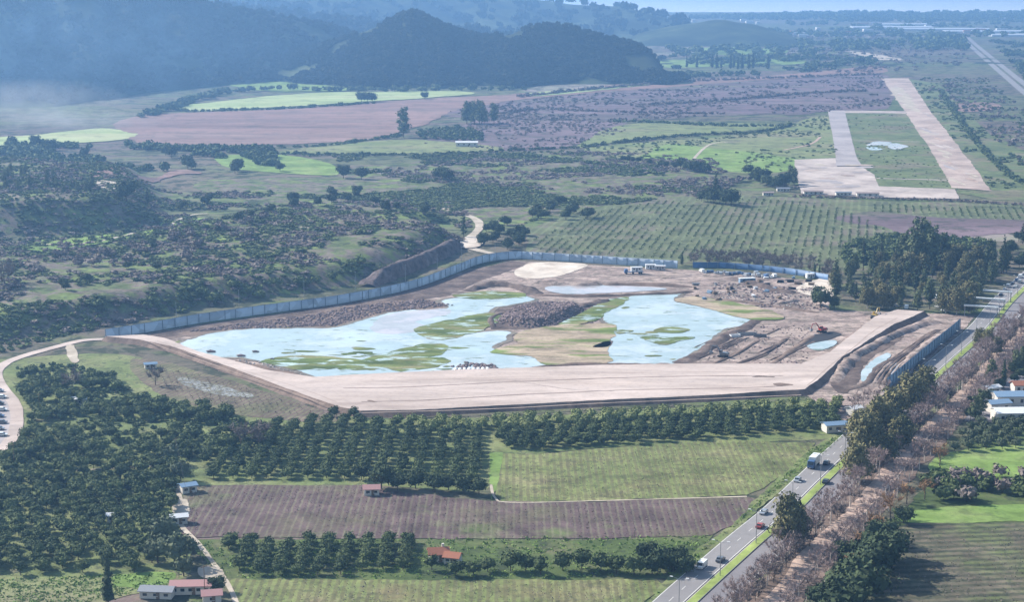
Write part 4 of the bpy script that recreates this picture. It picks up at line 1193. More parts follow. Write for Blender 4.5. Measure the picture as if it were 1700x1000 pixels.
# denser purple thicket close to the second carriageway
RD = pline(ROAD, True, False, 1.0); RN = normals2(RD)
d = 4
while d < len(RD) - 20:
    i = int(d); d += R_.uniform(2.6, 4.2)
    if 120 < i < 170 and R_.random() < .6: continue
    x, y = RD[i] + RN[i] * R_.uniform(18.8, 21.5)
    plant('greybare' if R_.random() < .45 else 'bare', x, y, R_.uniform(.6, .95), 'thicket_tree', 'leafless purple brown tree in the thicket between the second road and the dirt track', 'tree', 'leafless thicket trees beside the second road')
for px, py in ((1432, 690), (1450, 685), (1418, 700), (1468, 672)):
    x, y = at1(px, py); plant('bare', x, y, .9, 'winter_tree', 'leafless reddish tree between the site corner and the gum trees', 'tree', 'reddish leafless trees at the site corner')
q = grid_pts([(1590, 715), (1640, 702), (1720, 704), (1720, 745), (1580, 752)], 6.2, .2, .5, .05)
for x, y in q: plant('olive', x, y, R_.uniform(.7, .9), 'olive_tree', 'grey green olive tree in the small grove below the depot roofs', 'tree', 'olive trees below the depot')
q = random_pts([(1545, 800), (1620, 792), (1720, 796), (1720, 836), (1560, 836), (1530, 825)], 26)
for x, y in q: plant('drybush' if R_.random() < .45 else 'bush', x, y, R_.uniform(1.3, 2.0), 'hedge_bush', 'large bush in the thick hedge between the two bright green strips', 'bush', 'bushes of the hedge on the right')
q = random_pts([(1590, 690), (1640, 640), (1720, 560), (1740, 600), (1660, 660), (1620, 712)], 30)
for x, y in q: plant('wood' if R_.random() < .3 else 'round', x, y, R_.uniform(.42, .62), 'yard_tree', 'dark leafy tree between the dirt track and the depot', 'tree', 'leafy trees around the depot')

# ------------------------------------------------------------------ the wood beyond the site
WOOD = [(1372, 500), (1385, 468), (1420, 448), (1480, 436), (1560, 428), (1640, 436), (1672, 448), (1650, 470), (1630, 505), (1606, 522), (1560, 522), (1490, 514), (1420, 508)]
q = grid_pts(WOOD, 9.6, .4, 3.0, .12)
for x, y in q:
    px = 850 + x / y * FPX * 1.0
    r = R_.random(); back = y > 1000
    kn, lab = ('pine', 'dark narrow conifer in the wood behind the dirt embankment') if r < .3 else ('wood', 'mid green leafy tree in the wood behind the dirt embankment')
    if R_.random() < .35 and kn == 'wood': kn = 'gum'
    plant(kn, x, y, R_.uniform(.42, 1.0) * (1.05 if back else .85), 'wood_tree', lab, 'tree', 'conifers of the wood' if kn == 'pine' else 'leafy trees of the wood')
for px, py, s in ((1528, 440, 1.7), (1517, 445, 1.4), (1545, 446, 1.5), (1500, 440, 1.2), (1566, 440, 1.15), (1535, 436, 1.55)):
    x, y = at1(px, py)
    plant('wood', x, y, s, 'tall_wood_tree', 'tallest light green tree of the wood, rising above the rest', 'tree', 'tall trees rising above the wood')
for px, py, s in ((1465, 512, .85), (1440, 512, .75), (1588, 522, .9), (1570, 520, .8), (1605, 505, .8), (1610, 520, .7)):
    x, y = at1(px, py)
    plant('gum', x, y, s, 'gum_tree', 'rounded olive green tree on the near edge of the wood', 'tree', 'rounded trees on the near edge of the wood')
for px, py, s in ((1362, 512, 1.0), (1385, 514, .6), (1356, 508, .6)):
    x, y = at1(px, py)
    plant('round', x, y, s * 1.1, 'edge_tree', 'dark dense tree standing alone at the left end of the wood', 'tree', 'dark dense trees at the left end of the wood', sz=s * 1.35)
q = random_pts([(1650, 425), (1690, 400), (1740, 395), (1740, 450), (1690, 462), (1660, 455)], 26)
for x, y in q: plant('pine' if R_.random() < .5 else 'round', x, y, R_.uniform(.6, .9), 'roadside_tree', 'dark tree on the far side of the road at the right edge', 'tree', 'dark trees by the road at the right edge')
q = random_pts([(1400, 408), (1480, 392), (1640, 400), (1640, 430), (1480, 432), (1400, 440)], 700, mask=lambda x, y: fbm(x, y, 30, 3) > .42)
scatter_stuff('scrub', 'scrub behind the wood', 'bush', q[:, 0], q[:, 1], .6, 1.3, 'bushes')
# hedge of bare bushes behind the wall
q = random_pts([(1150, 428), (1250, 426), (1380, 442), (1380, 462), (1300, 450), (1150, 441)], 60)
for x, y in q: plant('greybare', x, y, R_.uniform(.6, .9), 'winter_bush', 'leafless brown bush behind the second site wall', 'bush', 'leafless bushes behind the second site wall')
for px, py, s in ((1132, 440, .55), (1352, 460, .6), (1360, 462, .55)):
    x, y = at1(px, py); plant('cypress', x, y, s, 'cypress_tree', 'small dark conifer standing at the site wall', 'tree', 'small conifers at the site wall')

# ------------------------------------------------------------------ scrub of the left hillside
HILLZ = [(-60, 585), (0, 578), (170, 545), (330, 514), (480, 490), (600, 470), (690, 444), (760, 415), (785, 380), (770, 345), (700, 330), (560, 322), (430, 318), (300, 322), (150, 300), (-60, 290)]
def not_path(x, y): return fbm(x, y, 34, 14) > .40
q = random_pts(HILLZ, 7500, mask=not_path)
k = fbm(q[:, 0], q[:, 1], 22, 61) + rng.normal(0, .06, len(q)) < .53
scatter_stuff('scrub', 'green scrub covering the hillside left of the pond', 'bush', q[k][:, 0], q[k][:, 1], .5, 1.35, 'bushes', flatten=.55)
scatter_stuff('dry_scrub', 'mauve dry brush covering the hillside left of the pond', 'drybush', q[~k][:, 0], q[~k][:, 1], .5, 1.4, 'bushes', flatten=.55)
q = random_pts([(0, 590), (0, 540), (170, 530), (175, 545), (100, 560)], 260)
scatter_stuff('scrub', 'low bushes on the grass at the left end of the site wall', 'bush', q[:, 0], q[:, 1], .35, .95, 'bushes', flatten=.7)
def big(pts, kn, s, name, label, group, jx=14, jy=4, n=1, cat='tree'):
    for px, py in pts:
        for _ in range(n):
            x, y, z = at(px + R_.uniform(-jx, jx), py + R_.uniform(-jy, jy))
            plant(kn, float(x[0]), float(y[0]), s * R_.uniform(.8, 1.2), name, label, cat, group, z=float(z[0]))
big([(120, 440), (160, 445), (200, 440), (240, 420), (280, 400), (320, 392), (360, 380), (400, 372), (440, 365), (60, 455), (100, 425), (180, 425), (330, 410), (300, 430), (400, 395)], 'drybush', 1.7, 'winter_bush', 'big mauve leafless bush on the ridge of the left hillside', 'mauve bushes on the hillside ridge', n=2, cat='bush')
big([(430, 360), (460, 350), (400, 366), (350, 385), (260, 412), (210, 450), (150, 470), (100, 480), (260, 450)], 'round', .5, 'hillside_tree', 'dark rounded tree on the ridge of the left hillside', 'dark trees on the hillside ridge', n=2)
big([(10, 480), (4, 470)], 'greybare', 1.6, 'winter_tree', 'large leafless tree on the left edge of the picture above the scrub', 'large leafless trees at the left edge', jx=4)
big([(170, 515), (240, 510), (330, 490), (400, 480), (450, 478), (520, 470), (300, 500), (500, 478), (560, 462), (600, 440), (420, 495), (360, 505)], 'bush', 1.7, 'large_bush', 'large dark bush on the bank above the site wall', 'dark bushes above the site wall', n=2, cat='bush')
big([(540, 340), (580, 335), (620, 340), (500, 345), (560, 325), (600, 325), (480, 335), (650, 350), (700, 355)], 'round', .8, 'plain_tree', 'dark tree in the copse on top of the far hillside', 'dark copse above the green hillside', n=2)
big([(830, 385), (850, 395), (820, 400), (870, 390), (800, 405), (840, 375), (815, 385), (860, 408), (845, 412)], 'round', .78, 'copse_tree', 'dark tree in the copse right of the dirt road gap', 'dark copse beside the dirt road gap', n=2, jx=8)
big([(890, 358), (920, 350), (950, 352), (970, 360), (940, 362), (905, 362), (930, 340)], 'round', .85, 'field_copse_tree', 'dark tree in the low copse between the planted rows and the plain', 'low dark copse in the plain', n=2, jx=10)
x, y, z = at(770, 395); plant('pine', float(x[0]), float(y[0]), .85, 'conifer', 'tall dark conifer at the left of the dirt road gap', 'tree', z=float(z[0]))
big([(245, 342)], 'pine', .75, 'conifer', 'isolated tall dark tree on the hilltop at the left', None, jx=0, jy=0)
big([(210, 335)], 'round', 1.6, 'hilltop_tree', 'broad mauve dark tree beside the isolated tall one on the left hilltop', None, jx=0, jy=0)
big([(20, 315), (50, 310), (80, 312), (110, 318), (140, 316), (30, 290), (90, 295), (150, 310), (10, 300)], 'wood', .42, 'hilltop_tree', 'bluish tree in the row on the left hilltop', 'trees in the row on the left hilltop', n=3, jx=14, jy=6)
big([(310, 345), (330, 340), (345, 335)], 'round', .75, 'slope_tree', 'dark tree at the end of the grassy bank', 'dark trees at the end of the grassy bank')
q = random_pts([(-40, 415), (0, 408), (200, 392), (262, 372), (250, 340), (180, 322), (0, 318), (-40, 320)], 900)
scatter_stuff('scrub', 'dark scrub on the shaded bank at the far left', 'bush', q[:, 0], q[:, 1], .3, .7, 'bushes')

# ------------------------------------------------------------------ the plain
def mask1(x, y): return fbm(x, y, 70, 41) > .52
q = random_pts([(300, 300), (560, 300), (780, 262), (980, 252), (1190, 300), (1160, 325), (980, 345), (870, 372), (780, 350), (560, 330), (400, 330)], 3000, mask=mask1)
scatter_stuff('scrub', 'scattered bushes on the plain beyond the hillside', 'bush', q[:, 0], q[:, 1], .5, 1.4, 'bushes', flatten=.55)
q = random_pts([(560, 292), (760, 262), (980, 252), (1180, 262), (1220, 300), (1160, 330), (960, 320)], 1800, mask=lambda x, y: fbm(x, y, 50, 17) > .47)
scatter_stuff('dry_scrub', 'dry brush on the plain beyond the copse', 'drybush', q[:, 0], q[:, 1], .5, 1.4, 'bushes', flatten=.55)
q = random_pts([(-60, 300), (-60, 250), (60, 240), (240, 245), (450, 250), (470, 290), (350, 300), (150, 285)], 800, mask=mask1)
scatter_stuff('scrub', 'bushes between the left hilltop and the smoky field', 'bush', q[:, 0], q[:, 1], 1.0, 2.6, 'bushes')
q = random_pts([(1530, 150), (1620, 130), (1800, 250), (1800, 330), (1700, 280), (1620, 200)], 200, mask=lambda x, y: fbm(x, y, 40, 41) > .5)
scatter_stuff('dry_scrub', 'brush right of the runway', 'drybush', q[:, 0], q[:, 1], .7, 1.8, 'bushes')

for poly, n, kn, a_, b_, lab in (
    ([(735, 188), (900, 163), (1100, 147), (1300, 132), (1465, 124), (1478, 175), (1375, 186), (1200, 192), (1000, 203), (860, 200)], 1500, 'drybush', .5, 1.5, 'brown tussocks on the purple heath'),
    ([(700, 240), (760, 215), (830, 190), (1010, 202), (1050, 215), (960, 240), (860, 250)], 500, 'drybush', .5, 1.2, 'brown tussocks around the large trees in the plain'),
    ([(968, 248), (1100, 234), (1200, 228), (1300, 212), (1372, 192), (1392, 262), (1320, 266), (1290, 288), (1180, 284), (1030, 262)], 450, 'bush', .4, 1.1, 'low bushes on the grass left of the taxiway'),
    ([(1510, 130), (1640, 130), (1760, 240), (1760, 330), (1650, 318), (1546, 186)], 900, 'bush', .4, 1.4, 'low bushes on the grass right of the runway'),
    ([(1405, 190), (1500, 190), (1585, 312), (1462, 308), (1425, 270)], 260, 'bush', .3, .7, 'weeds on the grass between taxiway and runway'),
    ([(300, 250), (470, 256), (820, 256), (980, 250), (960, 270), (560, 292), (560, 262)], 700, 'bush', .5, 1.4, 'low bushes below the pale olive field'),
    ([(1300, 60), (1600, 60), (1610, 110), (1480, 122), (1320, 120)], 600, 'drybush', 1.0, 3.0, 'brown brush beyond the runway end'),
    ([(1060, 262), (1110, 240), (1180, 246), (1330, 266), (1290, 286)], 160, 'weed', 1.5, 3.5, 'rough tufts on the grass left of the apron')):
    q = random_pts(poly, n, mask=lambda x, y: fbm(x, y, 60, 13) > .45)
    scatter_stuff('low_scrub', lab, kn, q[:, 0], q[:, 1], a_, b_, 'bushes', flatten=.7)

def hedge(pts, width, s0, s1, kn, label, dens=1.0, cat='hedge', name='hedgerow'):
    P = pline(pts, True, False, 2.5 / dens * (s0 + s1) / 2)
    P = P + rng.normal(0, width / 2, P.shape)
    zz = H(P[:, 0], P[:, 1]); it = []
    for (x, y), z in zip(P, zz):
        v = KIND[kn][R_.randrange(len(KIND[kn]))]; s = R_.uniform(s0, s1)
        it.append((v[2], x, y, z - .2, s, s * R_.uniform(.7, 1.1), R_.uniform(0, 6.28)))
    tag(link(bpy.data.objects.new(name, merged(name, it, KIND[kn][0][1].materials[0]))), label, cat)
hedge([(470, 256), (560, 258), (650, 258), (760, 256), (860, 250), (960, 246)], 2.5, .9, 1.5, 'bush', 'long dark hedge under the pale olive field in the middle of the plain')
hedge([(270, 250), (400, 246), (520, 244), (600, 235), (670, 225)], 3, .9, 1.6, 'bush', 'dark hedge along the lower edge of the reddish brown field')
hedge([(830, 190), (900, 182), (990, 186), (1060, 188), (1200, 190)], 2, .9, 1.6, 'drybush', 'brown hedge across the purple heath left of the airfield')
hedge([(1020, 203), (1100, 205), (1200, 210), (1310, 210)], 3, 1.2, 2.0, 'bush', 'dark hedge ending at the bare patch left of the taxiway')
hedge([(965, 246), (1050, 235), (1150, 226), (1260, 220), (1310, 210)], 3, 1.0, 1.7, 'bush', 'dark hedge above the bright grass left of the airfield')
hedge([(860, 162), (1000, 148), (1150, 136), (1300, 130), (1460, 124)], 3, 1.2, 2.2, 'drybush', 'long brown hedge between the reddish strip and the purple heath')
hedge([(1060, 176), (1200, 168), (1340, 156), (1440, 152)], 3, 1.2, 2.0, 'drybush', 'brown hedge crossing the middle of the purple heath')
hedge([(1560, 150), (1600, 210), (1660, 280), (1720, 318)], 2, 1.0, 1.8, 'bush', 'dark ditch hedge running beside the runway grass')
hedge([(1320, 328), (1440, 331), (1600, 336), (1740, 345)], 1.5, .7, 1.1, 'drybush', 'dark low hedge along the near fence of the airfield')
hedge([(280, 180), (320, 186), (400, 184), (500, 180), (620, 172)], 3, 1.3, 2.0, 'bush', 'dark hedge under the pale meadow at the hill foot')
hedge([(240, 195), (320, 170), (380, 155), (480, 150), (620, 152), (760, 150), (860, 150)], 12, 2.2, 4.0, 'bush', 'belt of dark trees along the foot of the central hill', cat='tree belt', name='tree_belt')
hedge([(800, 258), (900, 262), (1000, 275), (1100, 292)], 3, .8, 1.5, 'bush', 'uneven dark hedge across the scrubby plain')
hedge([(1180, 320), (1240, 300), (1310, 312)], 6, 1.0, 1.8, 'drybush', 'brush around the dark trees left of the apron')

def many(pts, kn, smin, smax, name, label, group, cat='tree', sz=1.0):
    for px, py in pts:
        x, y = at1(px, py); s = R_.uniform(smin, smax)
        plant(kn, x, y, s, name, label, cat, group, sz=s * sz)
many([(670, 228)], 'wood', 1.9, 1.9, 'lone_tree', 'large lone bluish tree at the edge of the reddish brown field', None)
many([(775, 206), (788, 207), (800, 208), (796, 205), (782, 205)], 'wood', 1.5, 1.8, 'field_tree', 'large tree in the group in the middle of the plain', 'group of large trees in the plain')
many([(820, 205)], 'wood', 1.4, 1.4, 'field_tree', 'large tree a little right of the group in the plain', None)
many([(1035, 268), (1042, 268), (1050, 269), (1060, 270), (1078, 273), (1098, 277), (1105, 278), (1120, 280)], 'round', .55, .75, 'hedgerow_tree', 'small round dark tree in the row left of the apron', 'small round trees in the row left of the apron')
many([(1130, 281), (1142, 284), (1152, 286), (1162, 287), (1172, 288)], 'round', 1.0, 1.25, 'hedgerow_tree', 'larger round dark tree at the right end of the row left of the apron', 'larger round trees left of the apron')
many([(1242, 290), (1252, 300), (1262, 306), (1272, 309), (1282, 312), (1292, 313), (1302, 310), (1310, 306), (1270, 298), (1258, 293)], 'round', 1.0, 1.3, 'apron_tree', 'round dark tree in the cluster at the corner of the apron', 'round dark trees at the corner of the apron')
many([(1312, 302), (1318, 308)], 'wood', .75, .9, 'apron_tree', 'taller bluish tree at the right end of the apron cluster', 'taller trees at the apron')
many([(1165, 335), (1175, 336), (1185, 338), (1195, 338), (1205, 340), (1180, 330), (1190, 330), (1214, 342)], 'round', 1.0, 1.4, 'dark_tree', 'dark tree in the clump left of the apron cluster', 'dark clump above the planted rows')
many([(1188, 334)], 'pine', 1.15, 1.15, 'conifer', 'tallest dark conifer of the clump above the planted rows', None)
many([(1140, 112), (1157, 112), (1182, 113), (1190, 114), (1197, 113), (1213, 114), (1218, 113), (1225, 115), (1232, 115), (1243, 115), (1250, 114), (1275, 115)], 'cypress', 1.5, 2.3, 'cypress_tree', 'tall thin cypress in the far row before the bright green fields', 'far row of cypresses')
many([(610, 170), (600, 170), (618, 170)], 'round', 1.3, 1.7, 'meadow_tree', 'dark tree in the small clump on the pale meadow', 'small clump on the pale meadow')
many([(705, 165)], 'round', 1.2, 1.2, 'meadow_tree', 'single small tree at the right end of the pale meadow', None)
many([(275, 258), (285, 262), (390, 288), (395, 285), (318, 282), (312, 280), (140, 262), (60, 245), (85, 250), (20, 245), (465, 285), (570, 296), (600, 298), (740, 302), (730, 300)], 'round', .9, 1.5, 'plain_tree', 'dark tree scattered on the plain around the bright green oval field', 'scattered trees around the bright green field')
# plots of dark seedling trees near the lone tree
q = grid_pts([(690, 218), (760, 212), (800, 222), (800, 236), (700, 232)], 9, .2, 1, .1)
scatter_stuff('young_trees', 'plantation of dark young trees right of the lone tree', 'bush', q[:, 0], q[:, 1], 1.4, 1.9, 'trees')
# far woods and hedges towards the coast
def farm(x, y): return fbm(x, y, 420, 88) > .53
q = random_pts([(1100, 60), (1300, 42), (1450, 30), (1800, 26), (1800, 60), (1600, 62), (1400, 100), (1120, 112)], 900, mask=farm)
scatter_stuff('far_woods', 'far woods on the plain towards the coast', 'bush', q[:, 0], q[:, 1], 3.0, 6.0, 'woods', flatten=.9)
q = random_pts([(900, 30), (1100, 24), (1400, 21), (1800, 20), (1800, 34), (1400, 40), (1100, 50)], 900, mask=lambda x, y: fbm(x, y, 500, 8) > .5)
scatter_stuff('far_woods', 'most distant tree belts along the coast', 'bush', q[:, 0], q[:, 1], 4.0, 8.0, 'woods', flatten=.9)
q = random_pts([(1510, 66), (1600, 66), (1605, 84), (1520, 84)], 90)
scatter_stuff('far_woods', 'dark wood beside the far highway', 'bush', q[:, 0], q[:, 1], 3.0, 5.5, 'woods', flatten=1.2)
q = random_pts([(1640, 68), (1760, 80), (1780, 190), (1710, 140)], 260, mask=lambda x, y: fbm(x, y, 160, 8) > .45)
scatter_stuff('far_woods', 'bushes and trees right of the far highway', 'bush', q[:, 0], q[:, 1], 2.0, 4.0, 'woods')
q = random_pts([(1100, 98), (1440, 92), (1460, 108), (1300, 124), (1120, 130)], 350, mask=lambda x, y: fbm(x, y, 150, 18) > .5)
scatter_stuff('far_scrub', 'bushes around the far cypress row', 'bush', q[:, 0], q[:, 1], 1.6, 3.4, 'bushes')
# woods on the hills
for hi, (n, s0, s1, lab) in enumerate([(11000, 1.3, 2.6, 'evergreen woods on the central hill'), (15000, 1.4, 3.2, 'evergreen woods on the big left mountain'), (900, 3, 6, 'woods on the hill behind the central one'), (900, 4, 9, 'woods on the far pale mountain')]):
    f, (x0, x1, y0, y1) = HILLS[hi]
    q = np.stack([rng.uniform(x0, x1, n * 4), rng.uniform(y0, y0 + (y1 - y0) * .62, n * 4)], 1)
    z = f(q[:, 0], q[:, 1]); m = (z > 1.5) & (fbm(q[:, 0], q[:, 1], 120, 5) > .36)
    # only slopes this side of the ridge can be seen
    vis = np.abs(q[:, 0] / q[:, 1]) < .33
    q = q[m & vis][:n]
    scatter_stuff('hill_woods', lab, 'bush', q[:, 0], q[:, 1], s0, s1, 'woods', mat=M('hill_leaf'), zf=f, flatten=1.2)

# ------------------------------------------------------------------ rocks
def rock_mesh(seed, mat):
    r = np.random.default_rng(seed)
    iv, jf = ICO1
    V = iv * (1 + .25 * r.normal(0, 1, len(iv)))[:, None] * np.array([1, .8, .6])
    tv = V[jf.ravel()].reshape(-1, 3, 3); tv4 = np.concatenate([tv, ((tv[:, 0] + tv[:, 2]) / 2)[:, None]], 1)
    return mesh_np('rock', tv4.reshape(-1, 3), np.arange(len(jf) * 4).reshape(-1, 4), M(mat))
kind('rock', [(m_, m_, m_) for m_ in (rock_mesh(k, 'rock') for k in range(4))])
kind('palerock', [(m_, m_, m_) for m_ in (rock_mesh(k + 9, 'pale_rock') for k in range(4))])
# heap of stones in the middle of the pond
MP = gpoly([(822, 535), (840, 518), (880, 510), (920, 508), (960, 508), (975, 516), (950, 528), (925, 540), (890, 546), (850, 544)])
def heap_h(x, y):
    return 3.2 * sstep(-sdf(x, y, MP) / 7) * (.7 + .6 * fbm(x, y, 9, 4)) + .3
gx = np.arange(MP[:, 0].min() - 2, MP[:, 0].max() + 2, 1.5); gy = np.arange(MP[:, 1].min() - 2, MP[:, 1].max() + 2, 1.5)
tag(link(bpy.data.objects.new('stone_heap', grid_mesh('stone_heap', gx, gy, lambda X, Y: heap_h(X, Y) - .15, M('dark_soil')))), 'dark purple heap of quarried stone in the middle of the pond', 'stone heap')
q = random_pts(MP, 1300, world=True)
scatter_stuff('stones', 'loose stones covering the dark heap in the pond', 'rock', q[:, 0], q[:, 1], .35, 1.0, 'stones', zf=heap_h)
berm([(945, 524), (960, 512), (1000, 502), (1010, 500)], 7, 2.2, 'dark_soil', seed=30)
berm([(820, 545), (815, 530), (835, 520)], 4, 1.4, 'dark_soil', seed=31)
def rubble(poly, n, s0, s1, kn, lab):
    q = random_pts(poly, n)
    scatter_stuff('rubble', lab, kn, q[:, 0], q[:, 1], s0, s1, 'stones', zf=lambda x, y: H(x, y) + .35)
rubble([(310, 552), (400, 538), (500, 526), (600, 508), (700, 498), (752, 508), (640, 518), (560, 541), (480, 545), (400, 547)], 1500, .4, 1.1, 'rock', 'dark rubble on the bank below the site wall')
rubble([(1180, 470), (1370, 480), (1370, 520), (1260, 510), (1180, 492)], 400, .3, 1.0, 'rock', 'dark rubble on the rough ground right of the pond')
rubble([(1180, 470), (1370, 480), (1370, 520), (1260, 510), (1180, 492)], 160, .3, .8, 'palerock', 'pale rubble on the rough ground right of the pond')
rubble([(880, 608), (1240, 606), (1330, 600), (1340, 610), (880, 614)], 260, .25, .7, 'rock', 'stones along the inner foot of the embankment')
rubble([(400, 598), (440, 604), (520, 628), (480, 632), (390, 604)], 160, .25, .7, 'palerock', 'pale stones at the left inner foot of the embankment')
rubble([(1140, 600), (1200, 560), (1260, 536), (1350, 540), (1340, 600)], 260, .2, .6, 'rock', 'clods on the rough ground right of the big pond')
x0_ = pline(TRACK, True, False, 1.0)
q = x0_[rng.integers(0, len(x0_), 900)] + rng.normal(0, 3.5, (900, 2))
scatter_stuff('rubble', 'pale stones and litter scattered over the dirt track', 'palerock', q[:, 0], q[:, 1], .12, .38, 'stones', zf=lambda x, y: H(x, y) + .2)
P_ = pline([(300, 592), (400, 628), (500, 668), (560, 690), (640, 697), (800, 690), (1000, 680), (1200, 670), (1340, 660), (1400, 612), (1450, 575)], False, False, 1.0)
q = P_[rng.integers(0, len(P_), 900)] + rng.normal(0, 1.2, (900, 2))
scatter_stuff('clods', 'clods of earth along the outer foot of the embankment', 'rock', q[:, 0], q[:, 1], .15, .5, 'clods')
for px, py, s in ((350, 586, 1.6), (424, 586, 1.2), (400, 593, 1.5), (452, 598, .8)):
    x, y = at1(px, py)
    o = tag(link(bpy.data.objects.new('boulder', KIND['rock'][1][1])), 'dark boulder in the shallow left end of the pond', 'boulder', 'boulders in the left end of the pond')
    o.location = (x, y, .5); o.scale = (s * 1.6, s, s * .9)

# ------------------------------------------------------------------ mesh builder for made things
class MB:
    def __init__(s): s.v = []; s.f = []
    def add(s, vs, fs):
        k = len(s.v); s.v += [tuple(v) for v in vs]; s.f += [tuple(i + k for i in f) for f in fs]; return s
    def box(s, cx, cy, cz, sx, sy, sz, rz=0, taper=1.0, ty=None):
        ty = taper if ty is None else ty
        c, n = math.cos(rz), math.sin(rz); vs = []
        for z, t, u in ((-1, 1, 1), (1, taper, ty)):
            for x, y in ((-1, -1), (1, -1), (1, 1), (-1, 1)):
                X, Y = x * sx / 2 * t, y * sy / 2 * u
                vs.append((cx + X * c - Y * n, cy + X * n + Y * c, cz + z * sz / 2))
        return s.add(vs, [(3, 2, 1, 0), (4, 5, 6, 7), (0, 1, 5, 4), (1, 2, 6, 5), (2, 3, 7, 6), (3, 0, 4, 7)])
    def tube(s, p, q, r0, r1=None, n=8, cap=True):
        V, F = tubes([(p, q, r0, r1 if r1 is not None else r0)], n)
        s.add(V, [tuple(f) for f in F])
        if cap:
            k = len(s.v) - 2 * n
            s.f.append(tuple(range(k, k + n))[::-1]); s.f.append(tuple(range(k + n, k + 2 * n)))
        return s
    def prism(s, prof, y0, y1):
        """profile in xz, extruded along y"""
        n = len(prof)
        vs = [(x, y0, z) for x, z in prof] + [(x, y1, z) for x, z in prof]
        return s.add(vs, [tuple(range(n))[::-1], tuple(range(n, 2 * n))] + [(i, (i + 1) % n, (i + 1) % n + n, i + n) for i in range(n)][::1])
    def mesh(s, name, mat, bevel=0):
        me = bpy.data.meshes.new(name); me.from_pydata(s.v, [], s.f); me.materials.append(mat)
        import bmesh
        bm = bmesh.new(); bm.from_mesh(me)
        bmesh.ops.recalc_face_normals(bm, faces=bm.faces)
        if bevel: bmesh.ops.bevel(bm, geom=bm.edges[:], offset=bevel, segments=2, affect='EDGES', profile=.5)
        bm.to_mesh(me); bm.free(); me.update()
        return me

def root(name, x, y, z, rz, label, cat, group=None):
    e = bpy.data.objects.new(name, None); COL.objects.link(e)
    e.location = (x, y, z); e.rotation_euler = (0, 0, rz)
    return tag(e, label, cat, group)
def part(name, me, parent, loc=None, label=None):
    o = link(bpy.data.objects.new(name, me), parent)
    if loc: o.location = loc
    if label: o['label'] = label
    return o

# cars: length along x
_car = {}
def car_meshes(style, paint):
    key = (style, paint)
    if key in _car: return _car[key]
    if style == 'van':
        prof = [(-2.5, .35), (2.5, .35), (2.55, .95), (1.9, 1.15), (1.35, 2.0), (-2.45, 2.05), (-2.55, 1.0)]
        glass = [(1.0, 1.2), (1.82, 1.2), (1.4, 1.86), (1.0, 1.88)]; W = 1.95; wb = 1.55
    else:
        prof = [(-2.15, .32), (2.15, .32), (2.2, .72), (1.3, .88), (.65, 1.40), (-1.1, 1.44), (-1.75, .98), (-2.2, .92)]
        glass = [(-1.45, .96), (1.12, .92), (.6, 1.33), (-1.05, 1.36)]; W = 1.76; wb = 1.35
    body = MB().prism(prof, -W / 2, W / 2).mesh('car_body', M(paint), .06)
    g = MB().prism(glass, -W / 2 - .012, W / 2 + .012)
    if style != 'van':
        g.add([(1.26, -W * .42, .93), (1.26, W * .42, .93), (.70, W * .38, 1.39), (.70, -W * .38, 1.39)], [(0, 1, 2, 3)])
        g.add([(-1.72, -W * .42, 1.03), (-1.72, W * .42, 1.03), (-1.14, W * .38, 1.44), (-1.14, -W * .38, 1.44)], [(0, 1, 2, 3)])
    else:
        g.add([(1.88, -W * .44, 1.2), (1.88, W * .44, 1.2), (1.42, W * .42, 1.93), (1.42, -W * .42, 1.93)], [(0, 1, 2, 3)])
    gl = g.mesh('car_windows', M('glass_dark'))
    wh = MB().tube((0, -.11, 0), (0, .11, 0), .33, n=14).mesh('car_wheel', M('rubber'))
    hub = MB().tube((0, -.12, 0), (0, .12, 0), .18, n=10).mesh('wheel_hub', M('steel'))
    _car[key] = (body, gl, wh, hub, W, wb)
    return _car[key]
def car(px, py, ang, style, paint, name, label, cat='car', group=None, z=.3, world=None):
    x, y = world if world else at1(px, py)
    b, g, wh, hub, W, wb = car_meshes(style, paint)
    e = root(name, x, y, z, ang, label, cat, group)
    part('body', b, e); part('windows', g, e)
    for sx in (-1, 1):
        for sy in (-1, 1):
            w_ = part('wheel', wh, e, (sx * wb, sy * (W / 2 - .08), .33)); part('hub', hub, w_)
    return e
def road_ang(px, py):
    x, y = at1(px, py); i = int(np.argmin(np.hypot(RD[:, 0] - x, RD[:, 1] - y))); i = min(max(i, 1), len(RD) - 2)
    d = RD[i + 1] - RD[i - 1]; return math.atan2(d[1], d[0]), i
for px, py, st, pt, lab, cat in (
    (1165, 945, 'van', 'white_paint', 'white van on the road, nearest to the bottom of the picture', 'van'),
    (1196, 934, 'car', 'grey_paint', 'dark grey car just ahead of the white van near the median', 'car'),
    (1268, 855, 'car', 'silver_paint', 'grey car half hidden by the tall single gum tree', 'car'),
    (1324, 801, 'car', 'silver_paint', 'small silver car in the outer lane just below the truck', 'car'),
    (1372, 773, 'car', 'dark_paint', 'dark car beside the truck in the lane next to the median', 'car'),
    (1371, 804, 'car', 'dark_paint', 'dark car on the second road near the purple thicket', 'car'),
    (1262, 878, 'car', 'red_paint', 'small red brown car on the road edge left of the gum tree', 'car')):
    a, i = road_ang(px, py)
    car(px, py, a + (math.pi if pt in ('white_paint', 'silver_paint') else 0), st, pt, cat + '_on_road' if False else ('van' if cat == 'van' else 'road_car'), lab, cat)
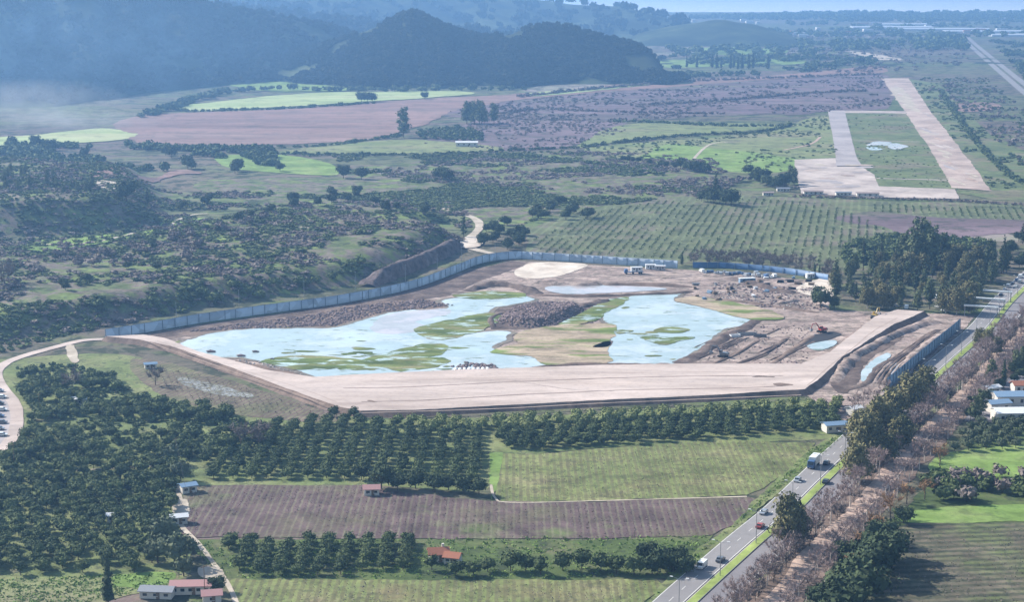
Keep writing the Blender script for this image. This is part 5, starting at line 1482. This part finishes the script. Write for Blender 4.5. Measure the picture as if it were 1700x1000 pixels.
# box truck
a, i = road_ang(1350, 776); x, y = at1(1350, 777)
t = root('box_truck', x, y, .3, a + math.pi, 'white box truck with a dark front driving on the road above the silver car', 'truck')
part('cargo_box', MB().box(-1.6, 0, 2.45, 6.4, 2.5, 2.9).mesh('cargo_box', M('white_paint'), .05), t)
cab = part('cab', MB().prism([(1.75, .55), (3.75, .55), (3.85, 1.5), (3.45, 2.9), (1.75, 3.0)], -1.2, 1.2).mesh('cab', M('blue_paint'), .06), t)
part('windscreen', MB().add([(3.86, -1.05, 1.6), (3.86, 1.05, 1.6), (3.50, 1.0, 2.75), (3.50, -1.0, 2.75)], [(0, 1, 2, 3)]).mesh('windscreen', M('glass_dark')), cab)
part('chassis', MB().box(-.6, 0, .8, 8.2, 1.1, .35).mesh('chassis', M('steel')), t)
tw = MB().tube((0, -.16, 0), (0, .16, 0), .5, n=16).mesh('truck_wheel', M('rubber'))
for sx in (-3.6, -2.4, 2.7):
    for sy in (-1, 1): part('wheel', tw, t, (sx, sy * 1.05, .5))
# parked cars on the roadside far right
paints = ['white_paint', 'silver_paint', 'grey_paint', 'blue_paint', 'white_paint', 'dark_paint']
for k, (px, py) in enumerate([(1668, 483), (1674, 478), (1681, 473), (1688, 467), (1694, 462), (1662, 492), (1686, 478), (1693, 471)]):
    a, i = road_ang(px, py)
    car(px, py, a, 'van' if k % 3 == 1 else 'car', paints[k % 6], 'parked_car', 'vehicle in the line parked at the roadside near the right edge, behind the wood', 'car', 'vehicles parked at the roadside far right')
for k, (px, py) in enumerate([(1480, 507), (1505, 513), (1490, 510), (1560, 512), (1545, 492), (1555, 496), (1385, 506), (1570, 518)]):
    car(px, py, R_.uniform(0, 3), 'van' if k % 2 else 'car', 'white_paint', 'parked_car', 'white vehicle parked in the shade along the near edge of the wood', 'car', 'white vehicles at the edge of the wood', z=.12)
for k in range(8):
    car(-2 + (k % 2) * 5, 652 + k * 10.5, .05, 'car', paints[(k * 5 + 1) % 6], 'parked_car', 'car in the car park inside the loop road on the left edge', 'car', 'cars in the car park on the left', z=.32)
for k in range(24):
    px = 1166 + k * 5.2 + R_.uniform(-1, 1); py = 450 + (px - 1150) * .055 + R_.uniform(0, 5)
    car(px, py, R_.uniform(1.2, 1.9), 'van' if R_.random() < .3 else 'car', R_.choice(['silver_paint', 'white_paint', 'blue_paint', 'silver_paint']), 'parked_car', 'vehicle in the crowded row parked in front of the second blue wall', 'car', 'vehicles parked before the second wall', z=.15)
# flatbed lorry carrying a white cabin
x, y = at1(1055, 455)
t = root('flatbed_lorry', x, y, .15, .1, 'blue flatbed lorry loaded with a white cabin below the site wall', 'lorry')
part('bed', MB().box(0, 0, 1.1, 9, 2.5, .35).mesh('bed', M('blue_paint'), .03), t)
cab = part('cab', MB().prism([(-6.6, .6), (-4.7, .6), (-4.7, 2.9), (-6.2, 2.9), (-6.7, 1.6)], -1.2, 1.2).mesh('lorry_cab', M('blue_paint'), .05), t)
for sx in (-5.6, -1.5, 2.2, 3.4):
    for sy in (-1, 1): part('wheel', tw, t, (sx, sy * 1.05, .5))
def cabin(px, py, rz, L, W, Hh, lab, z=.12, mat='white_roof', world=None, name='site_cabin'):
    x, y = world if world else at1(px, py)
    e = root(name, x, y, z, rz, lab, 'cabin')
    b = part('walls', MB().box(0, 0, Hh / 2, L, W, Hh).mesh('walls', M(mat), .04), e)
    part('roof', MB().box(0, 0, Hh + .08, L + .3, W + .3, .16).mesh('roof', M('white_roof')), e)
    for k in range(2): part('window', MB().box(-L / 4 + k * L / 2, -W / 2 - .02, Hh * .6, L * .16, .05, Hh * .3).mesh('window', M('glass_dark')), e)
    part('door', MB().box(0, -W / 2 - .02, Hh * .4, .9, .05, Hh * .78).mesh('door', M('grey_paint')), e)
    return e
cabin(0, 0, .1, 6.5, 2.4, 2.6, 'white cabin riding on the blue flatbed lorry', z=1.45, world=(x + .6, y), name='loaded_cabin')
cabin(1080, 447, .05, 6, 2.5, 2.6, 'white site cabin right of the flatbed lorry, under the wall')
cabin(1096, 449, -.1, 6, 2.5, 2.6, 'second white site cabin further right of the lorry', mat='silver_paint')
cabin(1240, 470, .2, 9, 3, 2.7, 'pale blue container on the rough ground right of the pond', mat='blue_roof', name='container')
cabin(1345, 462, .3, 5, 2.5, 2.5, 'small white cabin near the dark tree at the wood end')

for k in range(34):
    px = R_.uniform(1150, 1370); py = R_.uniform(461, 500)
    x, y = at1(px, py)
    e = root('material_pile', x, y, .15, R_.uniform(0, 3), 'small pile of building material on the rough ground between pond and second wall', 'pile', 'piles of building material')
    L = R_.uniform(2, 5); mt = R_.choice(['timber', 'white_roof', 'steel', 'blue_roof', 'dark_void', 'timber'])
    for j in range(3):
        part('board', MB().box(R_.uniform(-.4, .4), R_.uniform(-.4, .4), .25 + j * .42, L * R_.uniform(.7, 1), R_.uniform(1, 1.8), .38, R_.uniform(-.15, .15)).mesh('board', M(mt)), e)

# excavator
def excavator(px, py, rz, paint, lab):
    x, y = at1(px, py)
    e = root('excavator', x, y, .2, rz, lab, 'excavator')
    for sy in (-1, 1): part('track', MB().prism([(-1.9, .1), (1.9, .1), (2.2, .5), (1.9, .95), (-1.9, .95), (-2.2, .5)], sy * 1.15 - .3, sy * 1.15 + .3).mesh('track', M('rubber'), .04), e)
    part('turntable', MB().tube((0, 0, .8), (0, 0, 1.15), .7).mesh('turntable', M('steel')), e)
    b = part('house', MB().box(-.5, 0, 1.75, 3.4, 2.6, 1.2).mesh('house', M(paint), .08), e)
    part('counterweight', MB().box(-2.35, 0, 1.7, .7, 2.5, 1.1).mesh('counterweight', M('grey_paint'), .1), e)
    c = part('cab', MB().box(.65, .75, 2.65, 1.4, 1.0, 1.5, 0, .85).mesh('excavator_cab', M(paint), .05), e)
    part('window', MB().box(1.0, .75, 2.75, .9, 1.03, .8, 0, .85).mesh('cab_window', M('glass_dark')), c)
    part('boom', MB().tube((.9, -.2, 1.9), (3.2, -.2, 4.8), .3, .26).tube((3.2, -.2, 4.8), (5.2, -.2, 4.6), .26, .2).mesh('boom', M(paint)), e)
    part('arm', MB().tube((5.2, -.2, 4.9), (6.2, -.2, 2.2), .22, .15).mesh('arm', M(paint)), e)
    part('bucket', MB().prism([(5.8, 2.3), (6.6, 2.2), (6.7, 1.4), (6.0, 1.0), (5.3, 1.5)], -.75, .35).mesh('bucket', M('steel')), e)
    return e
excavator(1364, 553, 3.6, 'red_paint', 'red and dark excavator working over the small trench right of the pond')
excavator(1200, 594, 2.6, 'grey_paint', 'grey excavator on the rough ground below the big pond edge')
excavator(1452, 530, 1.0, 'yellow_paint', 'small excavator parked on the bright dirt ramp before the wood')
# stacked pipes on the bank
x, y = at1(785, 618)
t = root('pipe_stack', x, y, .35, .08, 'stack of concrete pipes at the water edge behind the embankment', 'pipes')
pipe = MB()
for k in range(8): pass
for k in range(8):
    me = MB(); V, F = tubes([((0, -1.6, 0), (0, 1.6, 0), .75, .75)], 14); me.add(V, [tuple(f) for f in F]); V, F = tubes([((0, -1.6, 0), (0, 1.6, 0), .6, .6)], 14); me.add(V, [tuple(f)[::-1] for f in F])
    for yy_ in (-1.6, 1.6):
        for i in range(14):
            a0, a1 = i / 14 * 2 * math.pi, (i + 1) / 14 * 2 * math.pi
            me.add([(math.cos(a0) * .6, yy_, math.sin(a0) * .6), (math.cos(a0) * .75, yy_, math.sin(a0) * .75), (math.cos(a1) * .75, yy_, math.sin(a1) * .75), (math.cos(a1) * .6, yy_, math.sin(a1) * .6)], [(0, 1, 2, 3)])
    if k == 0: pm = me.mesh('pipe', M('white_roof'))
    part('pipe', pm, t, (-7.5 + 2.0 * k, 0, .75))
q = random_pts([(748, 610), (775, 603), (822, 608), (828, 618), (760, 619)], 120)
scatter_stuff('rubble', 'dark rubble heaped round the concrete pipes', 'rock', q[:, 0], q[:, 1], .5, 1.2, 'stones', zf=lambda x, y: H(x, y) + .5)
for px, py, L, rz, mt, lab in ((1240, 557, 9, .15, 'steel', 'grey skip box lying right of the big pond'), (1262, 560, 6, -.2, 'grey_paint', 'open dark container right of the grey skip'),
                                 (1220, 560, 5, .4, 'white_roof', 'white slab lying on the ground left of the grey skip')):
    x, y = at1(px, py)
    t = root('skip', x, y, .15, rz, lab, 'skip')
    b = MB()
    for sx, sy, lx, ly in ((0, -1.1, L, .12), (0, 1.1, L, .12), (-L / 2, 0, .12, 2.2), (L / 2, 0, .12, 2.2)): b.box(sx, sy, .6, lx, ly, 1.2)
    part('sides', b.mesh('sides', M(mt)), t); part('floor', MB().box(0, 0, .12, L, 2.2, .12).mesh('floor', M('steel')), t)

# ------------------------------------------------------------------ walls of metal sheet
def metal_wall(pts, h, lab, name='metal_wall', mat='fence_metal', postn=7.5, base=0.0, world=False, braces=True):
    P = pline(pts, True, world, 2.5)
    n = len(P); Nn = normals2(P)
    x, y = P[0]
    e = root(name, 0, 0, 0, 0, lab, 'wall')
    z0 = H(P[:, 0], P[:, 1]) + base
    th = .12
    # ribbed sheeting
    V = []
    for sgn in (-1, 1):
        q = P + Nn * (sgn * th + .06 * ((np.arange(n) % 2) * 2 - 1))[:, None]
        V += [np.c_[q, z0 - .2], np.c_[q, z0 + h]]
    V = np.concatenate(V); i = np.arange(n - 1)
    F = np.concatenate([np.stack([i, i + 1, i + n + 1, i + n], 1), np.stack([i + 2 * n, i + 3 * n, i + 3 * n + 1, i + 2 * n + 1], 1), np.stack([i + n, i + n + 1, i + 3 * n + 1, i + 3 * n], 1)])
    link(bpy.data.objects.new('sheeting', mesh_np('sheeting', V, F, M(mat))), e)
    rail = MB()
    for k in range(0, n - 1, 1):
        p, q = P[k], P[k + 1]
        rail.tube((p[0], p[1], z0[k] + h + .06), (q[0], q[1], z0[k + 1] + h + .06), .1, n=4, cap=False)
    link(bpy.data.objects.new('top_rail', rail.mesh('top_rail', M('fence_post'))), e)
    pm = MB().box(0, -.3, h / 2, .22, .22, h + .2).mesh('wall_post', M('fence_post'))
    d = np.concatenate([[0], np.cumsum(np.hypot(*np.diff(P, axis=0).T))]); tot = d[-1]
    m = min(100, int(tot / postn) + 1)
    for k in range(m):
        j = int(np.argmin(abs(d - tot * k / (m - 1))))
        o = part('post', pm, e, (P[j, 0], P[j, 1], z0[j])); o.rotation_euler = (0, 0, math.atan2(Nn[j][1], Nn[j][0]) + math.pi / 2)
    return e
metal_wall(WALL, 4.6, 'long blue grey sheet metal wall curving behind the pond')
metal_wall(WALL2, 3.4, 'shorter blue sheet metal wall behind the crowded row of vehicles', mat='blue_metal')
# roadside barrier
i0 = int(np.argmin(abs(RD[:, 1] - at1(1500, 652)[1]))); i1 = int(np.argmin(abs(RD[:, 1] - at1(1622, 545)[1])))
seg = (RD + RN * -7.2)[i0:i1:8]
metal_wall([tuple(p) for p in seg], 5.2, 'tall blue sheet metal barrier beside the main road, shading the carriageway', name='road_barrier', mat='barrier_metal', world=True, postn=5)
# shelter roofs over the road past the barrier
for k, (px, py) in enumerate(((1628, 527), (1640, 514), (1652, 501))):
    x, y = at1(px, py); a, i = road_ang(px, py)
    t = root('sign_gantry', x, y, .3, a, ['nearest', 'middle', 'farthest'][k] + ' of the three white gantries crossing the road beyond the barrier', 'gantry')
    for s in (-1, 1): part('post', MB().box(0, s * 8, 2.6, .4, .4, 5.2).mesh('gantry_post', M('steel')), t)
    part('beam', MB().box(0, 0, 5.4, 1.6, 17, .7).mesh('gantry_beam', M('white_paint')), t)

# ------------------------------------------------------------------ posts and lamps
def pole(px, py, h, name, lab, cat, group=None, arm=None, rz=0, z=None, paint='steel'):
    x, y, zz = at(px, py); x, y, zz = float(x[0]), float(y[0]), float(zz[0])
    e = root(name, x, y, zz + (z or 0), rz, lab, cat, group)
    part('shaft', MB().tube((0, 0, -.2), (0, 0, h), .13, .08, 8).mesh('shaft', M(paint)), e)
    if arm == 'lamp':
        a = part('arm', MB().tube((0, 0, h - .1), (1.8, 0, h + .5), .06, .05, 6).tube((0, 0, h - .1), (-1.8, 0, h + .5), .06, .05, 6).mesh('arm', M(paint)), e)
        for s in (-1, 1): part('lamp_head', MB().box(s * 2.1, 0, h + .5, .9, .35, .18).mesh('lamp_head', M('white_paint'), .04), e)
    elif arm == 'cross':
        c = part('crossarm', MB().box(0, 0, h - .5, 2.2, .14, .16).mesh('crossarm', M('timber')), e)
        for s in (-.9, 0, .9): part('insulator', MB().tube((s, 0, h - .42), (s, 0, h - .15), .06).mesh('insulator', M('glass_dark')), c)
    else:
        part('cap', MB().box(.2, 0, h, .8, .3, .2).mesh('post_cap', M(paint), .03), e)
    return e
d = 12
LP = []
while d < len(RD) - 10:
    x, y = RD[int(d)] + RN[int(d)] * 6.0
    LP.append((x, y, d)); d += 31
for x, y, d in LP:
    i = int(d); e = root('street_lamp', x, y, .45, math.atan2(RN[i][1], RN[i][0]), 'slim double armed street lamp on the grass median of the road', 'street lamp', 'street lamps on the median')
    part('shaft', MB().tube((0, 0, -.1), (0, 0, 10), .13, .08, 8).mesh('shaft', M('steel')), e)
    part('arm', MB().tube((0, 0, 9.9), (2, 0, 10.5), .06, .05, 6).tube((0, 0, 9.9), (-2, 0, 10.5), .06, .05, 6).mesh('arm', M('steel')), e)
    for s in (-1, 1): part('lamp_head', MB().box(s * 2.3, 0, 10.5, .9, .35, .18).mesh('lamp_head', M('white_paint'), .04), e)
for px, py in ((293, 534), (397, 512), (505, 496), (590, 480), (673, 468), (726, 448), (766, 436), (822, 424)):
    pole(px, py, 9.5, 'floodlight_pole', 'thin pole standing just behind the long site wall', 'pole', 'poles behind the long site wall', rz=1.5)
for px, py, lab in ((293, 768, 'wooden power pole beside the farm track at the grove edge'), (24, 778, 'wooden power pole in the grove near the loop road'), (340, 990, 'wooden power pole beside the pink roofed shed'), (66, 690, 'thin pole in the grove beside the loop road')):
    pole(px, py, 9, 'power_pole', lab, 'power pole', arm='cross', paint='timber', rz=.8)
def wire(p, q, sag, lab):
    pts = [(p[0] + (q[0] - p[0]) * t, p[1] + (q[1] - p[1]) * t, p[2] + (q[2] - p[2]) * t - sag * 4 * t * (1 - t)) for t in np.linspace(0, 1, 13)]
    b = MB()
    for a_, b_ in zip(pts[:-1], pts[1:]): b.tube(a_, b_, .035, n=4, cap=False)
    tag(link(bpy.data.objects.new('power_line', b.mesh('power_line', M('dark_void')))), lab, 'power line')
p1 = (*at1(293, 768), 8.7); p2 = (*at1(340, 990), 8.7); p0 = (*at1(24, 778), 8.7)
wire(p1, p2, 1.5, 'overhead power line down the farm track to the pink roofed shed')
wire(p0, p1, 1.8, 'overhead power line crossing the left grove')

# ------------------------------------------------------------------ buildings
def house(px, py, rz, L, W, h, roofh, wallm, roofm, lab, cat='house', name='farmhouse', nwin=2, chim=False, world=None):
    x, y = world or at1(px, py)
    e = root(name, x, y, .2, rz, lab, cat)
    wl = MB().prism([(-L / 2, 0), (L / 2, 0), (L / 2, h), (-L / 2, h)], -W / 2, W / 2)
    wl.add([(-L / 2, -W / 2, h), (-L / 2, W / 2, h), (-L / 2, 0, h + roofh), (L / 2, -W / 2, h), (L / 2, W / 2, h), (L / 2, 0, h + roofh)], [(0, 1, 2), (3, 5, 4)])
    part('walls', wl.mesh('walls', M(wallm)), e)
    o = .5; k = roofh / (W / 2)
    r = MB()
    for s in (-1, 1):
        r.add([(-L / 2 - o, s * (W / 2 + o), h - k * o + .03), (L / 2 + o, s * (W / 2 + o), h - k * o + .03), (L / 2 + o, 0, h + roofh + .03), (-L / 2 - o, 0, h + roofh + .03),
               (-L / 2 - o, s * (W / 2 + o), h - k * o + .2), (L / 2 + o, s * (W / 2 + o), h - k * o + .2), (L / 2 + o, 0, h + roofh + .2), (-L / 2 - o, 0, h + roofh + .2)],
              [(0, 1, 2, 3), (4, 5, 6, 7), (0, 1, 5, 4), (1, 2, 6, 5), (0, 3, 7, 4)])
    rf = part('roof', r.mesh('roof', M(roofm)), e)
    if chim: part('chimney', MB().box(L * .25, W * .15, h + roofh + .2, .7, .7, 1.6).mesh('chimney', M('wall_render')), rf)
    for j in range(nwin):
        xx = -L / 2 + L * (j + .5) / nwin
        wd = part('window', MB().box(xx, -W / 2 - .02, h * .55, min(1.2, L / nwin * .5), .06, h * .35).mesh('window', M('glass_dark')), e)
        part('sill', MB().box(xx, -W / 2 - .08, h * .36, min(1.4, L / nwin * .6), .16, .08).mesh('sill', M('white_paint')), wd)
    part('door', MB().box(L * .08, -W / 2 - .03, 1.05, 1.0, .06, 2.1).mesh('door', M('timber')), e)
    return e
house(728, 932, .15, 5.6, 4.4, 2.6, 1.3, 'wall_render', 'roof_tile', 'small farmhouse with a bright orange tiled roof among the trees', chim=True)
house(752, 936, -.3, 4.4, 3.6, 2.2, 1.0, 'wall_render', 'roof_tile', 'low annex with an orange tiled roof right of the small farmhouse', name='farm_annex')
house(617, 822, .1, 5, 3.5, 2.3, .9, 'wall_render', 'pink_roof', 'small pinkish hut at the end of the citrus columns on the brown field', cat='hut', name='field_hut')
house(318, 985, .06, 11, 4.5, 2.6, .9, 'wall_render', 'pink_roof', 'long shed with a pink roof at the bottom left', cat='shed', name='long_shed', nwin=5)
house(262, 992, -.1, 9, 4.5, 2.2, .7, 'wall_render', 'steel', 'grey roofed shed left of the long pink one', cat='shed', name='pale_shed', nwin=3)
house(352, 1000, .2, 5, 4, 2.4, .9, 'wall_render', 'pink_roof', 'short shed with a faded pink roof right of the long one', cat='shed', name='small_shed', nwin=1)
house(312, 818, .5, 5, 4, 2.5, .6, 'wall_render', 'blue_roof', 'small blue roofed hut at the corner of the brown field', cat='hut', name='blue_hut')
house(297, 870, .3, 5, 3.5, 2.4, .6, 'wall_render', 'white_roof', 'small white roofed hut on the farm track', cat='hut', name='white_hut')
house(186, 868, .1, 2.6, 2.2, 2.4, .5, 'wall_render', 'white_roof', 'tiny white hut in the middle of the dense left grove', cat='hut', name='grove_hut', nwin=1)
house(1386, 717, .25, 9, 5, 3.0, .7, 'wall_render', 'blue_roof', 'low pale blue roofed building at the road corner of the citrus strip', cat='building', name='roadside_building', nwin=3)
house(1418, 690, .6, 5, 4, 3.0, .7, 'wall_render', 'white_roof', 'small white hut between embankment corner and reddish trees', cat='hut', name='gate_hut')
house(1692, 700, .05, 20, 9, 4.2, 1.0, 'wall_render', 'white_roof', 'low building with a white roof at the right edge above the olive grove', cat='depot', name='white_depot', nwin=5)
house(1690, 672, .05, 20, 9, 4.2, 1.0, 'wall_render', 'blue_roof', 'low building with a blue grey roof behind the white roofed one', cat='depot', name='blue_depot', nwin=5)
house(1655, 683, .3, 9, 6, 3.6, .8, 'wall_render', 'blue_roof', 'small blue roofed building left of the depot', cat='depot', name='depot_annex')
house(1694, 652, .1, 7, 5, 3.5, 1.2, 'wall_render', 'roof_tile', 'small brown red roofed building at the right edge behind the depot', name='red_roof_house')
house(1645, 655, .5, 7, 4, 3.0, .6, 'wall_render', 'white_roof', 'narrow white roofed shed between track and depot', cat='shed', name='track_shed')
house(125, 672, .1, 9, 4, 2.4, .4, 'wall_render', 'white_roof', 'low white roofed shed hidden in the left grove near the loop road', cat='shed', name='grove_shed')
house(250, 612, .3, 5, 3, 2.0, .5, 'wall_render', 'blue_roof', 'small blue sheet hut on bare ground above the grove', cat='hut', name='sheet_hut')
house(775, 243, .0, 22, 8, 4, 1.2, 'wall_render', 'white_roof', 'far white farm building under the large trees in the plain', cat='farm', name='far_farm', nwin=4)
for k, (px, py, L) in enumerate(((1350, 323, 30), (1400, 325, 24), (1440, 326, 34), (1300, 318, 20), (1275, 325, 16))):
    house(px, py, -.02, L * .5, 5, 2.4, .6, 'wall_render', 'steel' if k % 2 else 'rust_roof', ['low reddish hangar office at the near edge of the apron', 'white roofed hut in the middle of the near apron edge', 'long reddish low hangar at the right of the near apron edge', 'white roofed hut at the dark trees of the apron', 'reddish roofed hut among the dark trees left of the apron'][k], cat='airfield building', name='airfield_building', nwin=4)
for k, (px, py, L) in enumerate(((1480, 47, 260), (1560, 50, 300), (1640, 54, 260), (1690, 60, 160), (1500, 42, 200))):
    x, y = at1(px, py)
    e = root('greenhouse', x, y, 0, .02, ['longest leftmost', 'middle', 'right hand', 'rightmost near', 'farthest left'][k] + ' white greenhouse block on the far plain', 'greenhouse')
    part('roof', MB().prism([(-L / 2, 0), (L / 2, 0), (L / 2, 5), (-L / 2, 5)], -22, 22).mesh('greenhouse_roof', M('greenhouse_skin'), .6), e)
    for j in range(4): part('ridge', MB().add([(-L / 2, -22 + j * 11, 5.02), (L / 2, -22 + j * 11, 5.02), (L / 2, -16.5 + j * 11, 7.5), (-L / 2, -16.5 + j * 11, 7.5), (L / 2, -11 + j * 11, 5.02), (-L / 2, -11 + j * 11, 5.02)], [(0, 1, 2, 3), (3, 2, 4, 5), (0, 3, 5), (1, 4, 2)]).mesh('ridge', M('greenhouse_skin')), e)
vill = MB()
for k in range(36):
    px, py = (R_.uniform(1300, 1700), R_.uniform(26, 62)) if k < 26 else (R_.uniform(1060, 1300), R_.uniform(34, 70))
    x, y = at1(px, py); L = R_.uniform(14, 40)
    e = root('far_house', x, y, 0, R_.uniform(-.3, .3), 'tiny pale house scattered on the far plain', 'house', 'far houses on the plain')
    part('walls', MB().box(0, 0, 3, L, 10, 6).mesh('far_walls', M('wall_render')), e)
    part('roof', MB().prism([(-L / 2 - .5, 6), (L / 2 + .5, 6), (L / 2 - 1, 8.4), (-L / 2 + 1, 8.4)], -5.5, 5.5).mesh('far_roof', M('roof_tile' if R_.random() < .35 else 'white_roof')), e)

# rock cutting behind the wall
P = pline([(622, 478), (660, 462), (700, 446), (740, 428), (772, 408)], True, False, 2.0)
n = len(P); Nn = normals2(P); rows_ = []
for k, (u, z) in enumerate(((1, 0), (-.3, 2.4), (-1.0, 4.6), (-1.8, 6.8), (-4.5, 7.6), (-11, 4.0))):
    q = P + Nn * (u + (fbm(P[:, 0], P[:, 1], 6, k) - .5) * 4.4)[:, None]
    s = np.linspace(0, 1, n); rows_.append(np.c_[q, z * np.clip(np.minimum(s, 1 - s) * 6 + .25, 0, 1) * (.85 + .3 * fbm(P[:, 0], P[:, 1], 14, 3)) + (H(P[:, 0], P[:, 1]) * (0 if k == 0 else .15))])
V = np.concatenate(rows_); i = np.arange(n - 1)
F = np.concatenate([np.stack([i + k * n, i + (k + 1) * n, i + (k + 1) * n + 1, i + k * n + 1], 1) for k in range(5)])
tag(link(bpy.data.objects.new('cliff', mesh_np('cliff', V, F, M('rock_face')))), kind='structure')

# smoke drifting over the far left field
m, nt, b = newmat('smoke_volume')
nt.nodes.remove(b)
pv = N(nt, 'ShaderNodeVolumePrincipled'); pv.inputs['Color'].default_value = (.95, .97, 1, 1); 
tc = N(nt, 'ShaderNodeTexCoord').outputs['Generated']
sb = N(nt, 'ShaderNodeVectorMath', operation='SUBTRACT'); sb.inputs[1].default_value = (.5, .5, .5); nt.links.new(tc, sb.inputs[0])
ln = N(nt, 'ShaderNodeVectorMath', operation='LENGTH'); nt.links.new(sb.outputs[0], ln.inputs[0])
fall = math_n(nt, 'MULTIPLY_ADD', ln.outputs['Value'], -2.1, 1.0, True)
nz = math_n(nt, 'MULTIPLY_ADD', noise(nt, pos(nt), .03, 4, .6), 3.0, -1.0, True)
nt.links.new(math_n(nt, 'MULTIPLY', math_n(nt, 'MULTIPLY', fall, nz), .014), pv.inputs['Density'])
nt.links.new(pv.outputs[0], nt.nodes['Material Output'].inputs['Volume'])
m2 = m.copy(); m2.name = 'haze_veil'  # bluish copy: local haze added to tint the left mountain
for nd in m2.node_tree.nodes:
    if nd.type == 'MATH' and nd.operation == 'MULTIPLY' and abs(nd.inputs[1].default_value - .014) < 1e-4: nd.inputs[1].default_value = .0035
    if nd.type == 'PRINCIPLED_VOLUME': nd.inputs['Color'].default_value = (.35, .62, 1, 1)
for px, py, L, W_, Hh, lab in ((120, 222, 120, 40, 15, 'thin white smoke lying low over the pale field at the far left'), (40, 208, 150, 60, 30, 'fainter smoke drifting at the foot of the left mountain'), (70, 196, 420, 120, 95, 'broad bluish veil of smoky haze added against the left mountain')):
    x, y = at1(px, py)
    iv, jf = ICO2
    me = bpy.data.meshes.new('smoke'); me.from_pydata([(a * L, b_ * W_, c * Hh) for a, b_, c in iv], [], [tuple(f) for f in jf]); me.materials.append(m if Hh < 50 else m2)
    me.polygons.foreach_set('use_smooth', [True] * len(jf)); me.update()
    o = tag(link(bpy.data.objects.new('smoke', me)), lab, 'smoke', None, 'stuff'); o.location = (x, y, Hh * .9)

# ------------------------------------------------------------------ haze
m, nt, b = newmat('haze_air')
nt.nodes.remove(b)
pv = N(nt, 'ShaderNodeVolumePrincipled')
pv.inputs['Color'].default_value = (.27, .54, 1.0, 1)
pv.inputs['Density'].default_value = .00015
pv.inputs['Anisotropy'].default_value = .42
nt.links.new(pv.outputs[0], nt.nodes['Material Output'].inputs['Volume'])
me = MB().box(0, 6300, 150, 19000, 14400, 310).mesh('haze', m)
tag(link(bpy.data.objects.new('haze', me)), 'blue haze filling the valley', 'haze', None, 'stuff')
